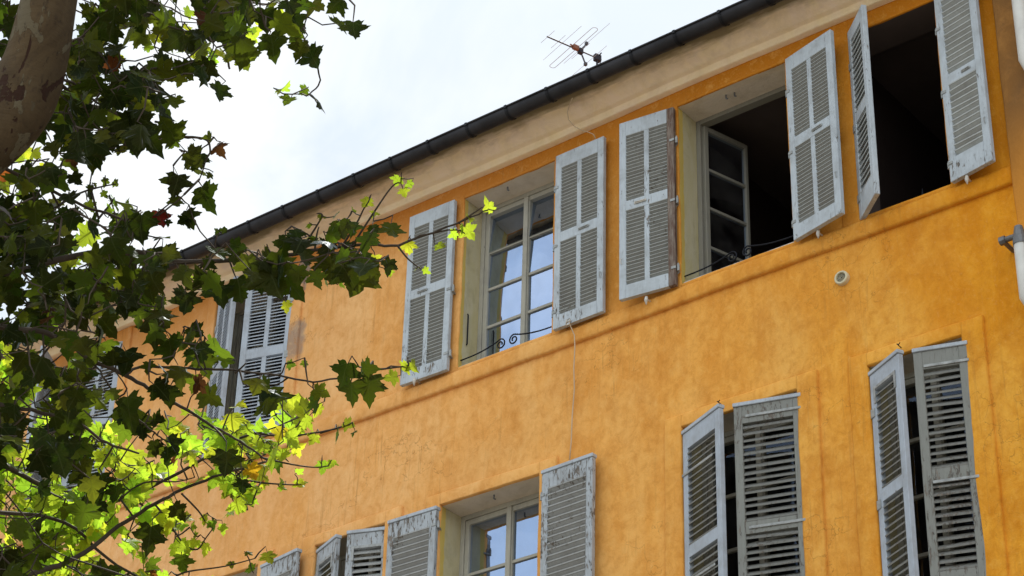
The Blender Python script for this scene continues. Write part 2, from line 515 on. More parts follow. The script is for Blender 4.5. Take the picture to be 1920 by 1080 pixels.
def slab(m, x0, x1, z0, z1, proud, rnd=.010, flat=''):
    """raised plaster band following the uneven wall, soft outer edges"""
    X = cuts(x0, x1, [x0 + rnd, x1 - rnd], .085); Z = cuts(z0, z1, [z0 + rnd, z1 - rnd], .085)
    base = len(m.v)
    for x in X:
        for z in Z:
            e = (x == X[0] and 'l' not in flat) or (x == X[-1] and 'r' not in flat) or (z == Z[0] and 'b' not in flat) or (z == Z[-1] and 't' not in flat)
            m.v.append(P(x, z, -proud + (.007 if e else 0)))
    nz = len(Z)
    for i in range(len(X) - 1):
        for j in range(nz - 1):
            m.f.append((base + i * nz + j, base + (i + 1) * nz + j, base + (i + 1) * nz + j + 1, base + i * nz + j + 1)); m.mi.append(0)
    # returns
    per = [(i, 0) for i in range(len(X))] + [(len(X) - 1, j) for j in range(1, nz)] + [(i, nz - 1) for i in range(len(X) - 2, -1, -1)] + [(0, j) for j in range(nz - 2, 0, -1)]
    b2 = len(m.v)
    for (i, j) in per:
        m.v.append(P(X[i], Z[j], .004))
    for q in range(len(per)):
        r = (q + 1) % len(per)
        f0 = base + per[q][0] * nz + per[q][1]; f1 = base + per[r][0] * nz + per[r][1]
        m.f.append((f0, b2 + q, b2 + r, f1)); m.mi.append(0)


# string course under the upper windows, raised surrounds
PILX = -4.425
m = MB(); slab(m, XL + .1, PILX, 7.235, 7.352, .030, .018); m.build('string_course', M_WALL, bld, smooth=True)
for (a, b) in UP_WIN:
    m = MB()
    e = .125 if a > -10 else .10
    pr = .011 if a > -10 else .021
    zt = UZ1 + .03 if a > -10 else 8.90
    slab(m, a - e, a, 7.354, zt, pr, flat='r'); slab(m, b, b + e, 7.354, zt, pr, flat='l')
    slab(m, a, b, UZ1, zt, pr, flat='lrb'); slab(m, a, b, 7.354, UZ0, pr, flat='lrt')
    m.build('window_surround', M_WALL, bld, smooth=True)
for (a, b) in LO_WIN:
    m = MB()
    slab(m, a - .13, a, LZ0 - .1, LZ1 + .088, .026, flat='r'); slab(m, b, b + .135, LZ0 - .1, LZ1 + .088, .026, flat='l')
    slab(m, a, b, LZ1, LZ1 + .088, .026, flat='lrb')
    m.build('window_surround', M_WALL, bld, smooth=True)
m = MB(); slab(m, PILX, -3.6, 2.0, 8.905, .055); m.build('pilaster', M_PIL, bld, smooth=True)

# cornice: profile swept along the facade
prof = [(10.03, 8.905), (9.957, 8.907), (9.947, 8.915), (9.945, 8.952), (9.938, 8.960), (9.908, 8.961), (9.902, 8.970), (9.872, 8.984), (9.846, 9.007), (9.828, 9.034), (9.800, 9.037), (9.794, 9.047), (9.735, 9.056), (9.735, 9.13)]
m = MB(); X = cuts(XL, XR, [], .12)
for x in X:
    for (y, z) in prof:
        w = warp(x, 8.9) * .8 + noise.noise((x * 1.9, y * 6, 4)) * .004
        m.v.append((x, y + w, z + noise.noise((x * .8, 3, y * 2)) * .006 + noise.noise((x * 3.3, 8, z * 20)) * .0022))
nq = len(prof)
for i in range(len(X) - 1):
    for q in range(nq - 1):
        m.f.append((i * nq + q, (i + 1) * nq + q, (i + 1) * nq + q + 1, i * nq + q + 1)); m.mi.append(0)
m.build('cornice', M_CORN, bld, smooth=True)

# half round gutter with its joints
m = MB(); R_ = .057; gy, gz = 9.678, 9.073; X = cuts(XL, XR, [], .4); K = 12
for x in X:
    zz = gz + noise.noise((x * .35, 5, 5)) * .006
    for k in range(K + 1):
        t = math.pi * k / K
        m.v.append((x, gy - R_ * math.cos(t), zz - R_ * math.sin(t) * 1.08))
for i in range(len(X) - 1):
    for k in range(K):
        m.f.append((i * (K + 1) + k, (i + 1) * (K + 1) + k, (i + 1) * (K + 1) + k + 1, i * (K + 1) + k + 1)); m.mi.append(0)
m.tube([(x, gy - R_ - .004, gz + noise.noise((x * .35, 5, 5)) * .006 + .004) for x in X], .008, 6)
gut = m.build('gutter', M_ZINC, bld, smooth=True)
m = MB()
gx = -18.6
while gx < XR - .2:
    zz = gz + noise.noise((gx * .35, 5, 5)) * .006
    for dx in (-.009, .009):
        pass
    m = MB()
    ring = [(gx, gy - (R_ + .006) * math.cos(math.pi * k / K), zz - (R_ + .006) * math.sin(math.pi * k / K) * 1.08) for k in range(K + 1)]
    b0 = len(m.v)
    for k, p in enumerate(ring):
        m.v.append((p[0] - .011, p[1], p[2])); m.v.append((p[0] + .011, p[1], p[2]))
    for k in range(K):
        m.f.append((b0 + 2 * k, b0 + 2 * k + 1, b0 + 2 * k + 3, b0 + 2 * k + 2)); m.mi.append(0)
    m.box(gx - .010, gx + .010, gy - R_ - .012, gy - R_ + .004, zz - .012, zz + .012)
    m.build('joint', M_ZINC2, gut)
    gx += .355

# roof: two slopes of canal tiles
m = MB()
NX = 420
for sgn, (ya, za, yb, zb_) in enumerate(((9.70, 9.125, 14.5, 10.6), (14.5, 10.6, 19.3, 9.125))):
    b0 = len(m.v)
    for i in range(NX + 1):
        x = XL - .1 + (XR - XL + .2) * i / NX
        dz = .022 * math.cos(i * math.pi / 2.0)
        m.v.append((x, ya, za + dz)); m.v.append((x, yb, zb_ + dz))
    for i in range(NX):
        m.f.append((b0 + 2 * i, b0 + 2 * i + 2, b0 + 2 * i + 3, b0 + 2 * i + 1)); m.mi.append(0)
m.box(XL - .1, XR + .1, 9.72, 9.735, 9.09, 9.12)
m.build('roof', M_TILE, bld)

# rooms behind the windows
for k, (a, b, c, d) in enumerate(OPEN):
    m = MB()
    y0, y1 = REV + .05, 12.6
    x0, x1 = a - .10, b + .10
    if k in (0, 1): x0, x1 = a - .16, b + .16
    z0, z1 = c - .35, d + .11
    v = [(x0, y0, z0), (x1, y0, z0), (x1, y1, z0), (x0, y1, z0), (x0, y0, z1), (x1, y0, z1), (x1, y1, z1), (x0, y1, z1)]
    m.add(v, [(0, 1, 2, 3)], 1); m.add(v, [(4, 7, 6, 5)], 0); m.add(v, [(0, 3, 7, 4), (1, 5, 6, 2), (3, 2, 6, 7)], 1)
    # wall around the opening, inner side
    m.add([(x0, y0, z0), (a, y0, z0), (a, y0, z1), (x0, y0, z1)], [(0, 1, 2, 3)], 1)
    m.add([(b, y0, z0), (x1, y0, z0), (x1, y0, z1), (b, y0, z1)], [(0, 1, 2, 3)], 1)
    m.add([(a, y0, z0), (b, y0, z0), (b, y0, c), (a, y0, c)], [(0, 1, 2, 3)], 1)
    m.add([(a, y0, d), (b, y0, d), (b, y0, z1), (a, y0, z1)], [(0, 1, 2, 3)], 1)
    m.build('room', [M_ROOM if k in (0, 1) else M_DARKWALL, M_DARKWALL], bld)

ZV = np.array([0, 0, 1.0])


def frame_at(x, y, z, ang, side):
    """hinge frame: ex runs along the leaf, ey points to the leaf's inner face"""
    t = math.radians(ang)
    ex = np.array([side * math.cos(t), -math.sin(t), 0.0])
    ey = np.array([side * math.sin(t), math.cos(t), 0.0])
    return (np.array([x, y, z], float), ex, ey, ZV)


def sash(parent, x, y, z, w, h, ang, side, rows=4, name='sash', tilt=0.0, gm=None):
    """ang>0 opens inwards (negative angle in frame_at)"""
    fr = frame_at(x, y, z, -ang, side)
    m = MB(); s = .036; t = .020
    m.box(0, s, -t, t, 0, h, fr, bev=.004); m.box(w - s * .72, w, -t, t, 0, h, fr, bev=.004)
    m.box(s, w - s * .72, -t + .001, t - .001, h - s, h - .001, fr); m.box(s, w - s * .72, -t + .001, t - .001, .001, .055, fr)
    z0, z1 = .055, h - s
    for r in range(1, rows):
        zz = z0 + (z1 - z0) * r / rows
        m.box(s, w - s * .72, -.013, .013, zz - .010, zz + .010, fr)
    o = m.build(name, parent.data.materials[0], parent)
    g = MB()
    o_, ex, ey, ez = fr
    for r in range(rows):
        za = z0 + (z1 - z0) * r / rows; zb = z0 + (z1 - z0) * (r + 1) / rows
        k_ = tilt if r == rows - 1 else (tilt * .5 if r == rows - 2 else 0)
        dn = ey * (zb - za) * k_ * .5
        g.add([o_ + ex * s + ez * za - dn, o_ + ex * (w - s * .72) + ez * za - dn, o_ + ex * (w - s * .72) + ez * zb + dn, o_ + ex * s + ez * zb + dn], [(0, 1, 2, 3)])
    g.build('pane', gm or M_GLASS, parent)
    return o


M_FRAME2 = mat_paint('room shaded window paint', (.24, .225, .18), .0)  # darker copy of the frame paint, room shade put into the colour


def window(k, a, b, c, d, angL=0, angR=0, rows=4, tilt=0.0, gm=None):
    m = MB(); f = .034; y0, y1 = REV - .015, REV + .045
    m.box(a + .0, a + f, y0, y1, c, d, bev=.003); m.box(b - f, b, y0, y1, c, d, bev=.003)
    m.box(a + f, b - f, y0 + .001, y1, d - f, d - .0005); m.box(a + f, b - f, y0 + .001, y1, c + .0005, c + .03)
    win = m.build('window', M_FRAME2 if k == 1 else M_FRAME, bld)
    ya = REV + .012
    h = d - c - f - .034; w = (b - a) / 2 - f
    sash(win, a + f + .001, ya, c + .032, w - .002, h, angL, 1, rows, tilt=tilt, gm=gm)
    sash(win, b - f - .001, ya, c + .032, w - .002, h, angR, -1, rows, tilt=tilt, gm=gm)
    if angL == 0:
        mm = MB(); cx_ = (a + b) / 2
        mm.box(cx_ - .020, cx_ + .020, ya - .032, ya - .021, c + .034, d - f - .004, bev=.003)
        mm.build('sash_bead', M_FRAME, win)
    return win


window(1, *UP_WIN[1], UZ0, UZ1, 74, 120)
window(2, *UP_WIN[2], UZ0, UZ1, tilt=.11)
window(3, *UP_WIN[3], UZ0, UZ1, gm=M_GLASS2)
window(4, *UP_WIN[4], UZ0, UZ1, gm=M_GLASS2)
for (a, b) in LO_WIN:
    window(5, a, b, LZ0, LZ1, rows=5, gm=M_GLASS if abs(a + 8.69) < .01 or a < -11 else M_GLASS2)


# -------- shutters
def shutter(x, y, z0, z1, w, ang, side, mid_bar=False, rails=(), pitch=.028, mat=None, slat=None, cap=False, hinge_z=(), strap=False,
            proud=False, latch=False, label=None, bot=.10, top=.115, th=None, tilt_=.42, strip=False, rim=False, lean=0.0, seed=0, thick=.034, broken=()):
    rnd = random.Random(seed * 31 + 5)
    # the leaf stands proud of the wall: keep its outer face where it was surveyed
    kk = .9945 if proud else .9982
    yf = y * kk
    x, z0, z1, w = x * kk, z0 * kk, z1 * kk, w * kk
    y = (9.952 if proud else 9.999) + (y - 9.972)
    hinge_z = [q * kk for q in hinge_z]
    fr = frame_at(x, y, z0, ang, side)
    if lean:
        o_, ex, ey, ez = fr
        ez = ez + ey * lean; ez = ez / np.linalg.norm(ez)
        fr = (o_, ex, ey, ez)
    h = z1 - z0; s = .052; T = thick / 2
    m = MB()
    mt = [mat, M_STRIP]
    m.box(0, s, -T, T, 0, h, fr, mi=1 if strip else 0, bev=.0035)
    m.box(w - s, w, -T, T, 0, h, fr, bev=.0035)
    rr = [(0, bot)] + [(q - .038, q + .038) for q in rails] + [(h - top, h)]
    for (p0, p1) in rr:
        m.box(s, w - s, -T + .0015, T - .0015, max(p0, .0015), min(p1, h - .0015), fr)
    if mid_bar:
        mb = .036
        for (q0, q1) in zip(rr, rr[1:]):
            m.box(w / 2 - mb / 2, w / 2 + mb / 2, -T + .003, T - .003, q0[1], q1[0], fr)
    sh = m.build('shutter', mt, bld, label=label)
    # louvres
    o_, ex, ey, ez = fr
    spans = [(s, w / 2 - .018), (w / 2 + .018, w - s)] if mid_bar else [(s, w - s)]
    th = th or (.0045 if pitch < .035 else .0065)
    for (xa, xb) in spans:
        for (q0, q1) in zip(rr, rr[1:]):
            lv = MB()
            zz0, zz1 = q0[1], q1[0]
            npz = int(round((zz1 - zz0) / pitch)); pp = (zz1 - zz0) / npz
            for r in range(npz):
                if (round(xa, 2), r, q0[0] == 0) in broken: continue
                zc = zz0 + pp * (r + .5) + rnd.uniform(-.0012, .0012)
                tl = pp * (tilt_ + rnd.uniform(-.04, .04)); dd = T * .92
                jit = rnd.uniform(-.0015, .0015); sk = rnd.uniform(-.0012, .0012) * (2 if pitch > .035 else 1)
                if rnd.random() < (.10 if pitch > .035 else .03): sk += rnd.choice((-1, 1)) * pitch * .16; tl *= rnd.uniform(.75, 1.1)
                sec = [(-dd, -tl - th), (-dd - .001, -tl + th * .4), (-dd + .004, -tl + th), (dd, tl + th), (dd + .001, tl - th * .4), (dd - .004, tl - th)]
                vs = []
                for xx, s2 in ((xa, 0), (xb, sk)):
                    for (n_, z_) in sec:
                        vs.append(o_ + ex * xx + ey * n_ + ez * (zc + z_ + s2 + jit))
                fs = [tuple(range(6)), tuple(range(11, 5, -1))] + [(i, (i + 1) % 6, 6 + (i + 1) % 6, 6 + i) for i in range(6)]
                lv.add(vs, fs)
            lv.build('louvres', slat, sh)
    if cap:
        cm = MB(); cm.box(-.004, w + .004, -T - .008, T + .006, h + .001, h + .026, fr, bev=.003)
        cm.build('cap_board', M_CAP, sh)
    if rim:   # applied metal flat frame on the outer face
        fm = MB(); e = -T - .005
        fm.box(s - .014, w - s + .014, e, -T - .0005, h - .112, h - .094, fr)
        for q in (s - .014, w - s - .004):
            fm.box(q, q + .018, e - .0004, -T - .0009, h - .20, h - .094, fr)
        fm.build('metal_strip', M_HINGE, sh)
    for hz in hinge_z:
        hm = MB(); q = hz - z0
        c0 = o_ + ez * q
        # pintle barrel at the hinge side and wall plate
        bx_ = o_ - ex * .012
        hm.tube([bx_ + ez * (q - .022), bx_ + ez * (q + .022)], .0095, 8)
        hm.tube([bx_ + ez * (q + .02), bx_ + ez * (q + .034)], .006, 6)
        tgt = np.array([bx_[0] - side * .02, 10.0, 0])
        hm.tube([bx_ + ez * (q - .012), np.array([bx_[0] - side * .018, 10.0, bx_[2] + q - .014])], .006, 6)
        if strap:
            hm.box(-.004, w * .82, -T - .007, -T - .001, q - .009, q + .009, fr, bev=.002)
        else:
            hm.box(-.004, .036, -T - .006, -T - .001, q - .032, q + .026, fr, bev=.002)
            hm.box(-.004, .030, T + .001, T + .005, q - .009, q + .009, fr)
        hm.build('hinge', M_HINGE, sh)
    if latch:
        lm = MB(); q = rails[0] if rails else h / 2
        lm.box(w * .50, w * .72, T + .001, T + .007, q - .008, q + .010, fr, bev=.002)
        lm.tube([o_ + ex * (w * .52) + ey * (T + .008) + ez * (q + .001), o_ + ex * (w * .70) + ey * (T + .010) + ez * (q + .003)], .004, 6)
        lm.build('latch', M_CAT if latch == 2 else M_HINGE, sh); lm = MB()
        lm.tube([o_ + ex * (w - .02) + ey * (T + .004) + ez * (h * .22), o_ + ex * (w - .018) + ey * (T + .016) + ez * (h * .22 - .012), o_ + ex * (w - .02) + ey * (T + .006) + ez * (h * .22 - .045)], .0035, 5)
        lm.build('hook', M_CAT if latch == 2 else M_HINGE, sh)
    return sh


M_PAINT_L2 = mat_paint('pale louvre paint', (.42, .44, .42), .35)
UH = (8.53, 8.05, 7.53)
r_u = (.71,)
A = dict(mid_bar=True, rails=r_u, pitch=.0285, mat=M_PAINT_U, slat=M_SLAT_U, hinge_z=UH)
B = dict(bot=.16, top=.10, mid_bar=False, rails=(.72,), pitch=.043, tilt_=.36, mat=M_PAINT_U, slat=M_PAINT_L2, hinge_z=UH)
Z0, Z1 = 7.40, 8.80
shutter(-5.445, 9.972, 7.38, 8.81, .30, 42.0, 1, **B, seed=1, label='narrow louvred shutter half open, jutting out from the wall')
shutter(-4.826, 9.972, Z0, 8.83, .315, 168.0, -1, **B, seed=2, latch=True, label='narrow wide-slat shutter swung fully open', proud=True)
shutter(-6.8, 9.972, Z0, 8.80, .412, 172.5, 1, **{**A, 'mat': M_PAINT_U}, seed=3, strip=True, latch=2, label='open shutter with its edge worn down to brown wood', proud=True)
shutter(-5.913, 9.972, Z0, 8.80, .415, 166.0, -1, **A, seed=4, latch=True, label='open shutter standing away from the wall', proud=True)
shutter(-8.703, 9.972, Z0, 8.80, .415, 178.5, 1, **A, seed=5, latch=True, label='open shutter lying flat on the wall', proud=True)
shutter(-7.789, 9.972, Z0, 8.80, .415, 179.5, -1, **A, seed=6, latch=True, proud=True)
CF = dict(mid_bar=True, rails=(.30 - .02, .70, 1.10)[1:2], pitch=.0285, mat=M_PAINT_F, slat=M_PAINT_F, hinge_z=UH)
shutter(-11.08, 9.972, Z0, 8.80, .412, 28.0, 1, **CF, seed=7, label='smooth blue grey shutter leaf ajar')
shutter(-10.268, 9.972, Z0, 8.82, .412, 17.0, -1, **CF, seed=8, broken=((.05, 14, False),), label='blue grey shutter leaf nearly closed with one slat missing')
shutter(-12.97, 9.972, Z0, 8.80, .408, 58.0, 1, **CF, seed=9)
shutter(-12.172, 9.972, Z0, 8.80, .408, 13.0, -1, **CF, seed=10)
LH = (6.24, 5.49)
D_ = dict(rails=(.48, 1.09), pitch=.0435, cap=True, tilt_=.30)
LT = 6.385
shutter(-5.452, 9.972, 4.42, 6.298, .308, 28.0, 1, **D_, mat=M_PAINT_F, slat=M_SLAT_L, hinge_z=(6.05, 5.47, 4.9), seed=11, rim=True, label='grey lower shutter leaf pushed outward beside a dark gap')
shutter(-4.832, 9.972, 4.42, 6.298, .308, 17.5, -1, **D_, mat=M_PAINT_L, slat=M_SLAT_L, hinge_z=(6.20, 5.47, 4.8), strap=True, seed=12)
shutter(-6.765, 9.972, 4.42, 6.312, .415, 24.0, 1, **D_, mat=M_PAINT_F, slat=M_SLAT_L, hinge_z=(6.03, 5.32), seed=13, strap=True)
shutter(-5.93, 9.972, 4.42, 6.312, .415, 16.0, -1, **D_, mat=M_PAINT_L, slat=M_SLAT_L, hinge_z=(6.24, 5.51), strap=True, seed=14)
WW = dict(mat=M_PAINT_W, slat=M_SLAT_W)
DO = {**D_, 'tilt_': .43}
shutter(-7.852, 9.972, 4.42, 6.352, .415, 178.0, -1, **DO, **WW, hinge_z=(6.2, 5.5), seed=15, label='flaking open shutter with bare grey wood and thick slats', proud=True)
shutter(-8.735, 9.972, 4.42, 6.35, .415, 179.0, 1, **DO, **WW, hinge_z=(6.24, 5.5), seed=16, label='flaking open shutter hard against the closed narrow pair', proud=True)
shutter(-9.150, 9.972, 4.42, 6.316, .308, 21.0, -1, **D_, **WW, hinge_z=(6.1,), seed=17, rim=True, label='peeling narrow shutter leaf nearly closed')
shutter(-9.805, 9.972, 4.42, 6.316, .308, 22.0, 1, **D_, **WW, hinge_z=(6.13,), seed=18, rim=True)
shutter(-10.335, 9.972, 4.42, 6.335, .415, 171.0, -1, **DO, **WW, hinge_z=(6.2,), seed=19, proud=True)
shutter(-11.17, 9.972, 4.42, 6.335, .415, 176.0, 1, **DO, **WW, hinge_z=(6.2,), seed=20, proud=True)


# -------- wrought iron window rails
def railing(a, b, z, y):
    m = MB(); cx_ = (a + b) / 2 + .0; r = .0055
    for s in (-1, 1):
        e = a if s < 0 else b
        pts = []
        L = abs(cx_ - e)
        # S curve from the jamb up to the middle, ending in a spiral
        for t in np.linspace(0, 1, 12):
            xx = e + (cx_ - s * -.0 - e) * (t * .86)
            pts.append((xx, y, z + .052 * (t ** 2.6)))
        x1_, z1_ = pts[-1][0], pts[-1][2]
        R0 = .040; ccx = x1_ - s * -.0 + (-s) * -.0; 
        ccx = x1_; ccz = z1_ - R0
        for t in np.linspace(0, 1, 26)[1:]:
            an = math.pi / 2 + (1 if s > 0 else -1) * t * 2 * math.pi * 1.35
            rr = R0 * (1 - .72 * t)
            pts.append((ccx + rr * math.cos(an), y, ccz + rr * math.sin(an)))
        m.tube(pts, r, 6)
    m.build('window_rail', M_IRON, bld, smooth=True)


railing(-8.612, -7.800, UZ0 + .072, 10.03)
railing(-6.755, -5.912, UZ0 + .078, 10.03)

# -------- shutter catches below the leaves, soffit hooks, slot in the jamb
for (x, z) in ((-6.98, 7.325), (-5.70, 7.345), (-4.69, 7.34), (-8.93, 7.36)):
    m = MB()
    m.tube([(x, 10, z), (x, 9.93, z), (x, 9.915, z + .012)], .0055, 6)
    m.tube([(x, 9.925, z + .014), (x - .002, 9.922, z - .012), (x, 9.922, z - .046)], [.010, .013, .003], 7)
    m.build('shutter_catch', M_CAT, bld, smooth=True)
for (x, y, zt) in ((-8.27, 10.06, UZ1), (-6.42, 10.06, UZ1), (-6.36, 10.07, UZ1), (-8.30, 10.06, LZ1)):
    m = MB(); m.tube([(x, y, zt + .01), (x, y, zt - .028), (x + .012, y, zt - .034)], .0055, 6)
    m.build('soffit_hook', M_GREYM, bld)
for (x, z) in [tuple(on_y(px, py, 9.96)[[0, 2]]) for (px, py) in ((1350, 757), (1687, 650))]:
    m = MB(); m.tube([(x, 9.99, z), (x, 9.93, z + .004), (x + .012, 9.925, z - .006), (x + .022, 9.925, z + .004)], .0032, 6)
    m.build('wall_hook', M_IRON, bld)
m = MB(); m.tube([(-8.609, 10.08, 7.60), (-8.603, 10.08, 7.61), (-8.603, 10.08, 7.84), (-8.609, 10.08, 7.85)], .005, 6); m.build('jamb_rod', M_IRON, bld)

# -------- round vent
vp = on_y(1578, 521, 9.985); vx, vz = vp[0], vp[2]
m = MB(); n_ = 28
ring = []
for (r, y) in ((.046, 10.005), (.046, 9.978), (.042, 9.972), (.033, 9.972), (.031, 9.982)):
    ring.append([(vx + r * math.cos(2 * math.pi * k / n_), y, vz + r * math.sin(2 * math.pi * k / n_)) for k in range(n_)])
vs = [p for q in ring for p in q]
m.add(vs, [(i * n_ + k, i * n_ + (k + 1) % n_, (i + 1) * n_ + (k + 1) % n_, (i + 1) * n_ + k) for i in range(4) for k in range(n_)])
vent = m.build('wall_vent', M_CREAMV, bld, smooth=False)
m = MB()
m.add([(vx + .031 * math.cos(2 * math.pi * k / n_), 9.99, vz + .031 * math.sin(2 * math.pi * k / n_)) for k in range(n_)], [tuple(range(n_))], 1)
for r in (.007, .014, .021, .028):
    m.tube([(vx + r * math.cos(2 * math.pi * k / 20), 9.984, vz + r * math.sin(2 * math.pi * k / 20)) for k in range(21)], .0014, 4, 0)
m.build('grille', [M_CREAMV, M_BLACK], vent)

# -------- pipes at the right edge
def vpipe(px, py, Y):
    p = on_y(px, py, Y); return p
pa = on_y(1911, 0, 9.86); pb = on_y(1930, 183, 9.86)
m = MB(); m.tube([(pa[0], 9.86, 9.05), (pa[0], 9.86, 7.95), (pa[0] + .03, 9.86, 7.86), (pa[0] + .14, 9.86, 7.75), (pa[0] + .17, 9.86, 7.65), (pa[0] + .17, 9.86, GZ)], .045, 16)
dp = m.build('downpipe', M_WHITE, bld, smooth=True, label='white downpipe at the right edge of the facade')
qa = on_y(1913, 456, 9.87); qb = on_y(1925, 570, 9.87)
m = MB(); m.tube([(qa[0], 9.87, qa[2]), (qa[0], 9.87, qb[2] + .04), (qa[0] + .012, 9.88, qb[2] + .008), (qa[0] + .05, 9.90, qb[2] - .012), (qa[0] + .3, 9.92, qb[2] - .02)], [.038, .038, .037, .034, .034], 16)
ps = m.build('pipe_stub', M_WHITE, bld, smooth=True, label='short white pipe below the steel valve')
m = MB(); m.tube([(qa[0], 9.87, qa[2] + .11), (qa[0], 9.87, qa[2] + .03), (qa[0], 9.87, qa[2] - .012)], [.024, .040, .042], 14)
m.tube([(qa[0] - .02, 9.87, qa[2] + .055), (qa[0] - .085, 9.87, qa[2] + .055)], .017, 12)
m.tube([(qa[0] - .085, 9.87, qa[2] + .055), (qa[0] - .12, 9.87, qa[2] + .055)], .026, 8)
m.tube([(qa[0] - .104, 9.87, qa[2] + .055), (qa[0] - .104, 10.0, qa[2] + .055)], .014, 8)
m.build('valve', M_GREYM, ps, smooth=False)

# -------- cables
def cable(name, pts, r, label):
    m = MB(); m.tube(pts, r, 5)
    b = pts[-1]
    return tag(m.build(name, M_CABLE, None, smooth=True, base=b), label, 'cable')


pp = []
for (x, y, Y) in ((1067, 604, 9.915), (1070, 612, 9.93), (1077, 628, 9.955), (1078, 650, 9.955), (1076, 690, 9.97), (1077, 730, 9.985), (1073, 780, 9.985), (1071, 830, 9.985), (1068, 862, 9.985)):
    pp.append(tuple(on_y(x, y, Y)))
cable('cable', pp, .0042, 'pale cable hanging down the wall between two storeys of shutters')
pp = []
for (x, y, Y) in ((1073, 184, 9.70), (1068, 196, 9.76), (1064, 210, 9.80), (1066, 224, 9.83), (1076, 236, 9.88), (1090, 244, 9.925), (1104, 248, 9.935), (1113, 252, 9.94), (1116, 258, 9.96), (1115, 268, 9.98)):
    pp.append(tuple(on_y(x, y, Y)))
cable('wire', pp, .0030, 'thin curled wire dangling from the gutter across the pale cornice')
o = MB()
# loops on the bottom rail where the cable is tied
c = on_y(1066, 606, 9.91)
o.tube([(c[0] - .02, c[1], c[2] - .004), (c[0] - .005, c[1] - .012, c[2] + .02), (c[0] + .012, c[1] - .005, c[2] + .03), (c[0] + .008, c[1], c[2] - .01), (c[0] - .018, c[1] - .006, c[2] - .012)], .005, 6)
o.tube([(c[0] - .012, c[1], c[2] + .01), (c[0] + .02, c[1] - .008, c[2] + .012)], .006, 6)
tag(o.build('cloth_knot', M_CAT, None, smooth=True, base=tuple(c)), 'white knot of cord tied under the middle open shutter', 'cord')

# -------- things inside the right-hand window
m = MB(); m.box(-4.99, -4.88, 10.10, 10.17, UZ0 + .003, UZ0 + .07, bev=.004)
tag(m.build('cardboard_box', M_RED, None, base=(-4.94, 10.13, UZ0)), 'small red brown box on the sill of the darkest open window', 'box')
m = MB(); m.tube([(-5.10, 10.15, UZ0 + .003), (-5.10, 10.15, UZ0 + .012), (-5.095, 10.15, UZ0 + .16)], [.028, .02, .004], 10)
m.tube([(-5.095, 10.15, UZ0 + .06), (-4.99, 10.15, UZ0 + .075)], .004, 5)
tag(m.build('incense_holder', M_IRON, None, base=(-5.10, 10.15, UZ0)), 'thin dark stick on a stand beside the red brown box', 'holder')

# ------------------------------------------------------------------ roof aerial
Yc = 12.2
mast = on_y(1119.5, 108, Yc)
ZA = mast[2]
def ai(px, py):   # crop pixel of the aerial -> image pixel
    return 1010 + px / 8.307, 30 + py / 8.307
b0 = on_z(*ai(130, 320), ZA); b1 = on_z(*ai(925, 662), ZA)
bd = (b1 - b0) / np.linalg.norm(b1 - b0)
ed = on_z(*ai(660, 145), ZA) - on_z(*ai(95, 690), ZA)
ed = ed - bd * np.dot(ed, bd); ed /= np.linalg.norm(ed)
nb = np.cross(bd, ZV); nb /= np.linalg.norm(nb)
def onboom(px, py):      # ray meets the vertical plane that holds the boom
    d = at(*ai(px, py), 1.0); t = np.dot(b0, nb) / np.dot(d, nb); return d * t
roof_z = 9.125 + (mast[1] - 9.70) / 4.8 * 1.475
aer = empty('roof_aerial', (mast[0], mast[1], roof_z), 'small many-rodded television aerial above the gutter', 'aerial')
m = MB(); m.tube([(mast[0], mast[1], roof_z - .02), (mast[0], mast[1], ZA + .02)], .009, 8); m.build('mast', M_BLACK, aer)
m = MB(); m.tube([b0, b1], .0085, 4); m.build('boom', M_ALU, aer)
def elem(c, half, name='rod', r=.0017):
    m = MB(); m.tube([c - ed * half, c + ed * half], r, 5); m.build(name, M_ALU2, aer)
def ph(p, q):
    a = on_z(*ai(*p), ZA); b = on_z(*ai(*q), ZA); return (a + b) / 2, np.linalg.norm(a - b) / 2
for p, q, cc in (((45, 430), (235, 230), (140, 325)), ((205, 510), (405, 300), (305, 400)), ((95, 690), (660, 145), (365, 425)), ((545, 745), (770, 480), (655, 545))):
    _, hl = ph(p, q); elem(on_z(*ai(*cc), ZA), hl)
_, hl = ph((230, 760), (815, 160)); c1 = on_z(*ai(500, 480), ZA); c2 = c1 + bd * .055
pts = [c1 - ed * hl, c1 + ed * hl]
arc = lambda s: [(c1 + c2) / 2 + s * ed * hl + (c1 - c2) / 2 * math.cos(t) * s + ed * s * .025 * math.sin(t) for t in np.linspace(0, math.pi, 7)]
loop = arc(1) + [q for q in arc(-1)]
loop = loop + [loop[0]]
m = MB(); m.tube(loop, .0026, 5); m.build('folded_dipole', M_ALU2, aer)
m = MB(); cc = on_z(*ai(575, 490), ZA)
m.box(-.030, .030, -.018, .018, -.024, .024, (cc, bd, ed, ZV), bev=.006); m.tube([cc - bd * .06 + ed * .01, cc - bd * .03], .008, 6); m.build('junction_box', M_ORANGE, aer)
j = onboom(650, 545); t1 = onboom(745, 430); t2 = onboom(730, 750)
for t_ in (t1, t2):
    m = MB(); m.tube([j, t_], .0075, 5); m.box(-.012, .012, -.012, .012, -.014, .014, (t_, bd, ed, ZV)); m.build('reflector_arm', M_ALU, aer)
elem(t1, ph((425, 800), (1070, 140))[1]); elem(t2, ph((500, 1000), (1060, 400))[1])
m = MB(); m.box(-.022, .022, -.02, .02, -.03, .025, (j, bd, ed, ZV), bev=.005)
m.build('bracket', M_BLACK, aer); m = MB()
m.box(-.035, .030, -.022, .022, -.035, .035, (b1 - bd * .005, bd, ed, ZV), bev=.006)
m.tube([b1 + np.array([0, 0, .02]), b1 + ed * .05 + np.array([0, 0, .03])], .006, 5)
m.build('clamp', M_BLACK, aer)
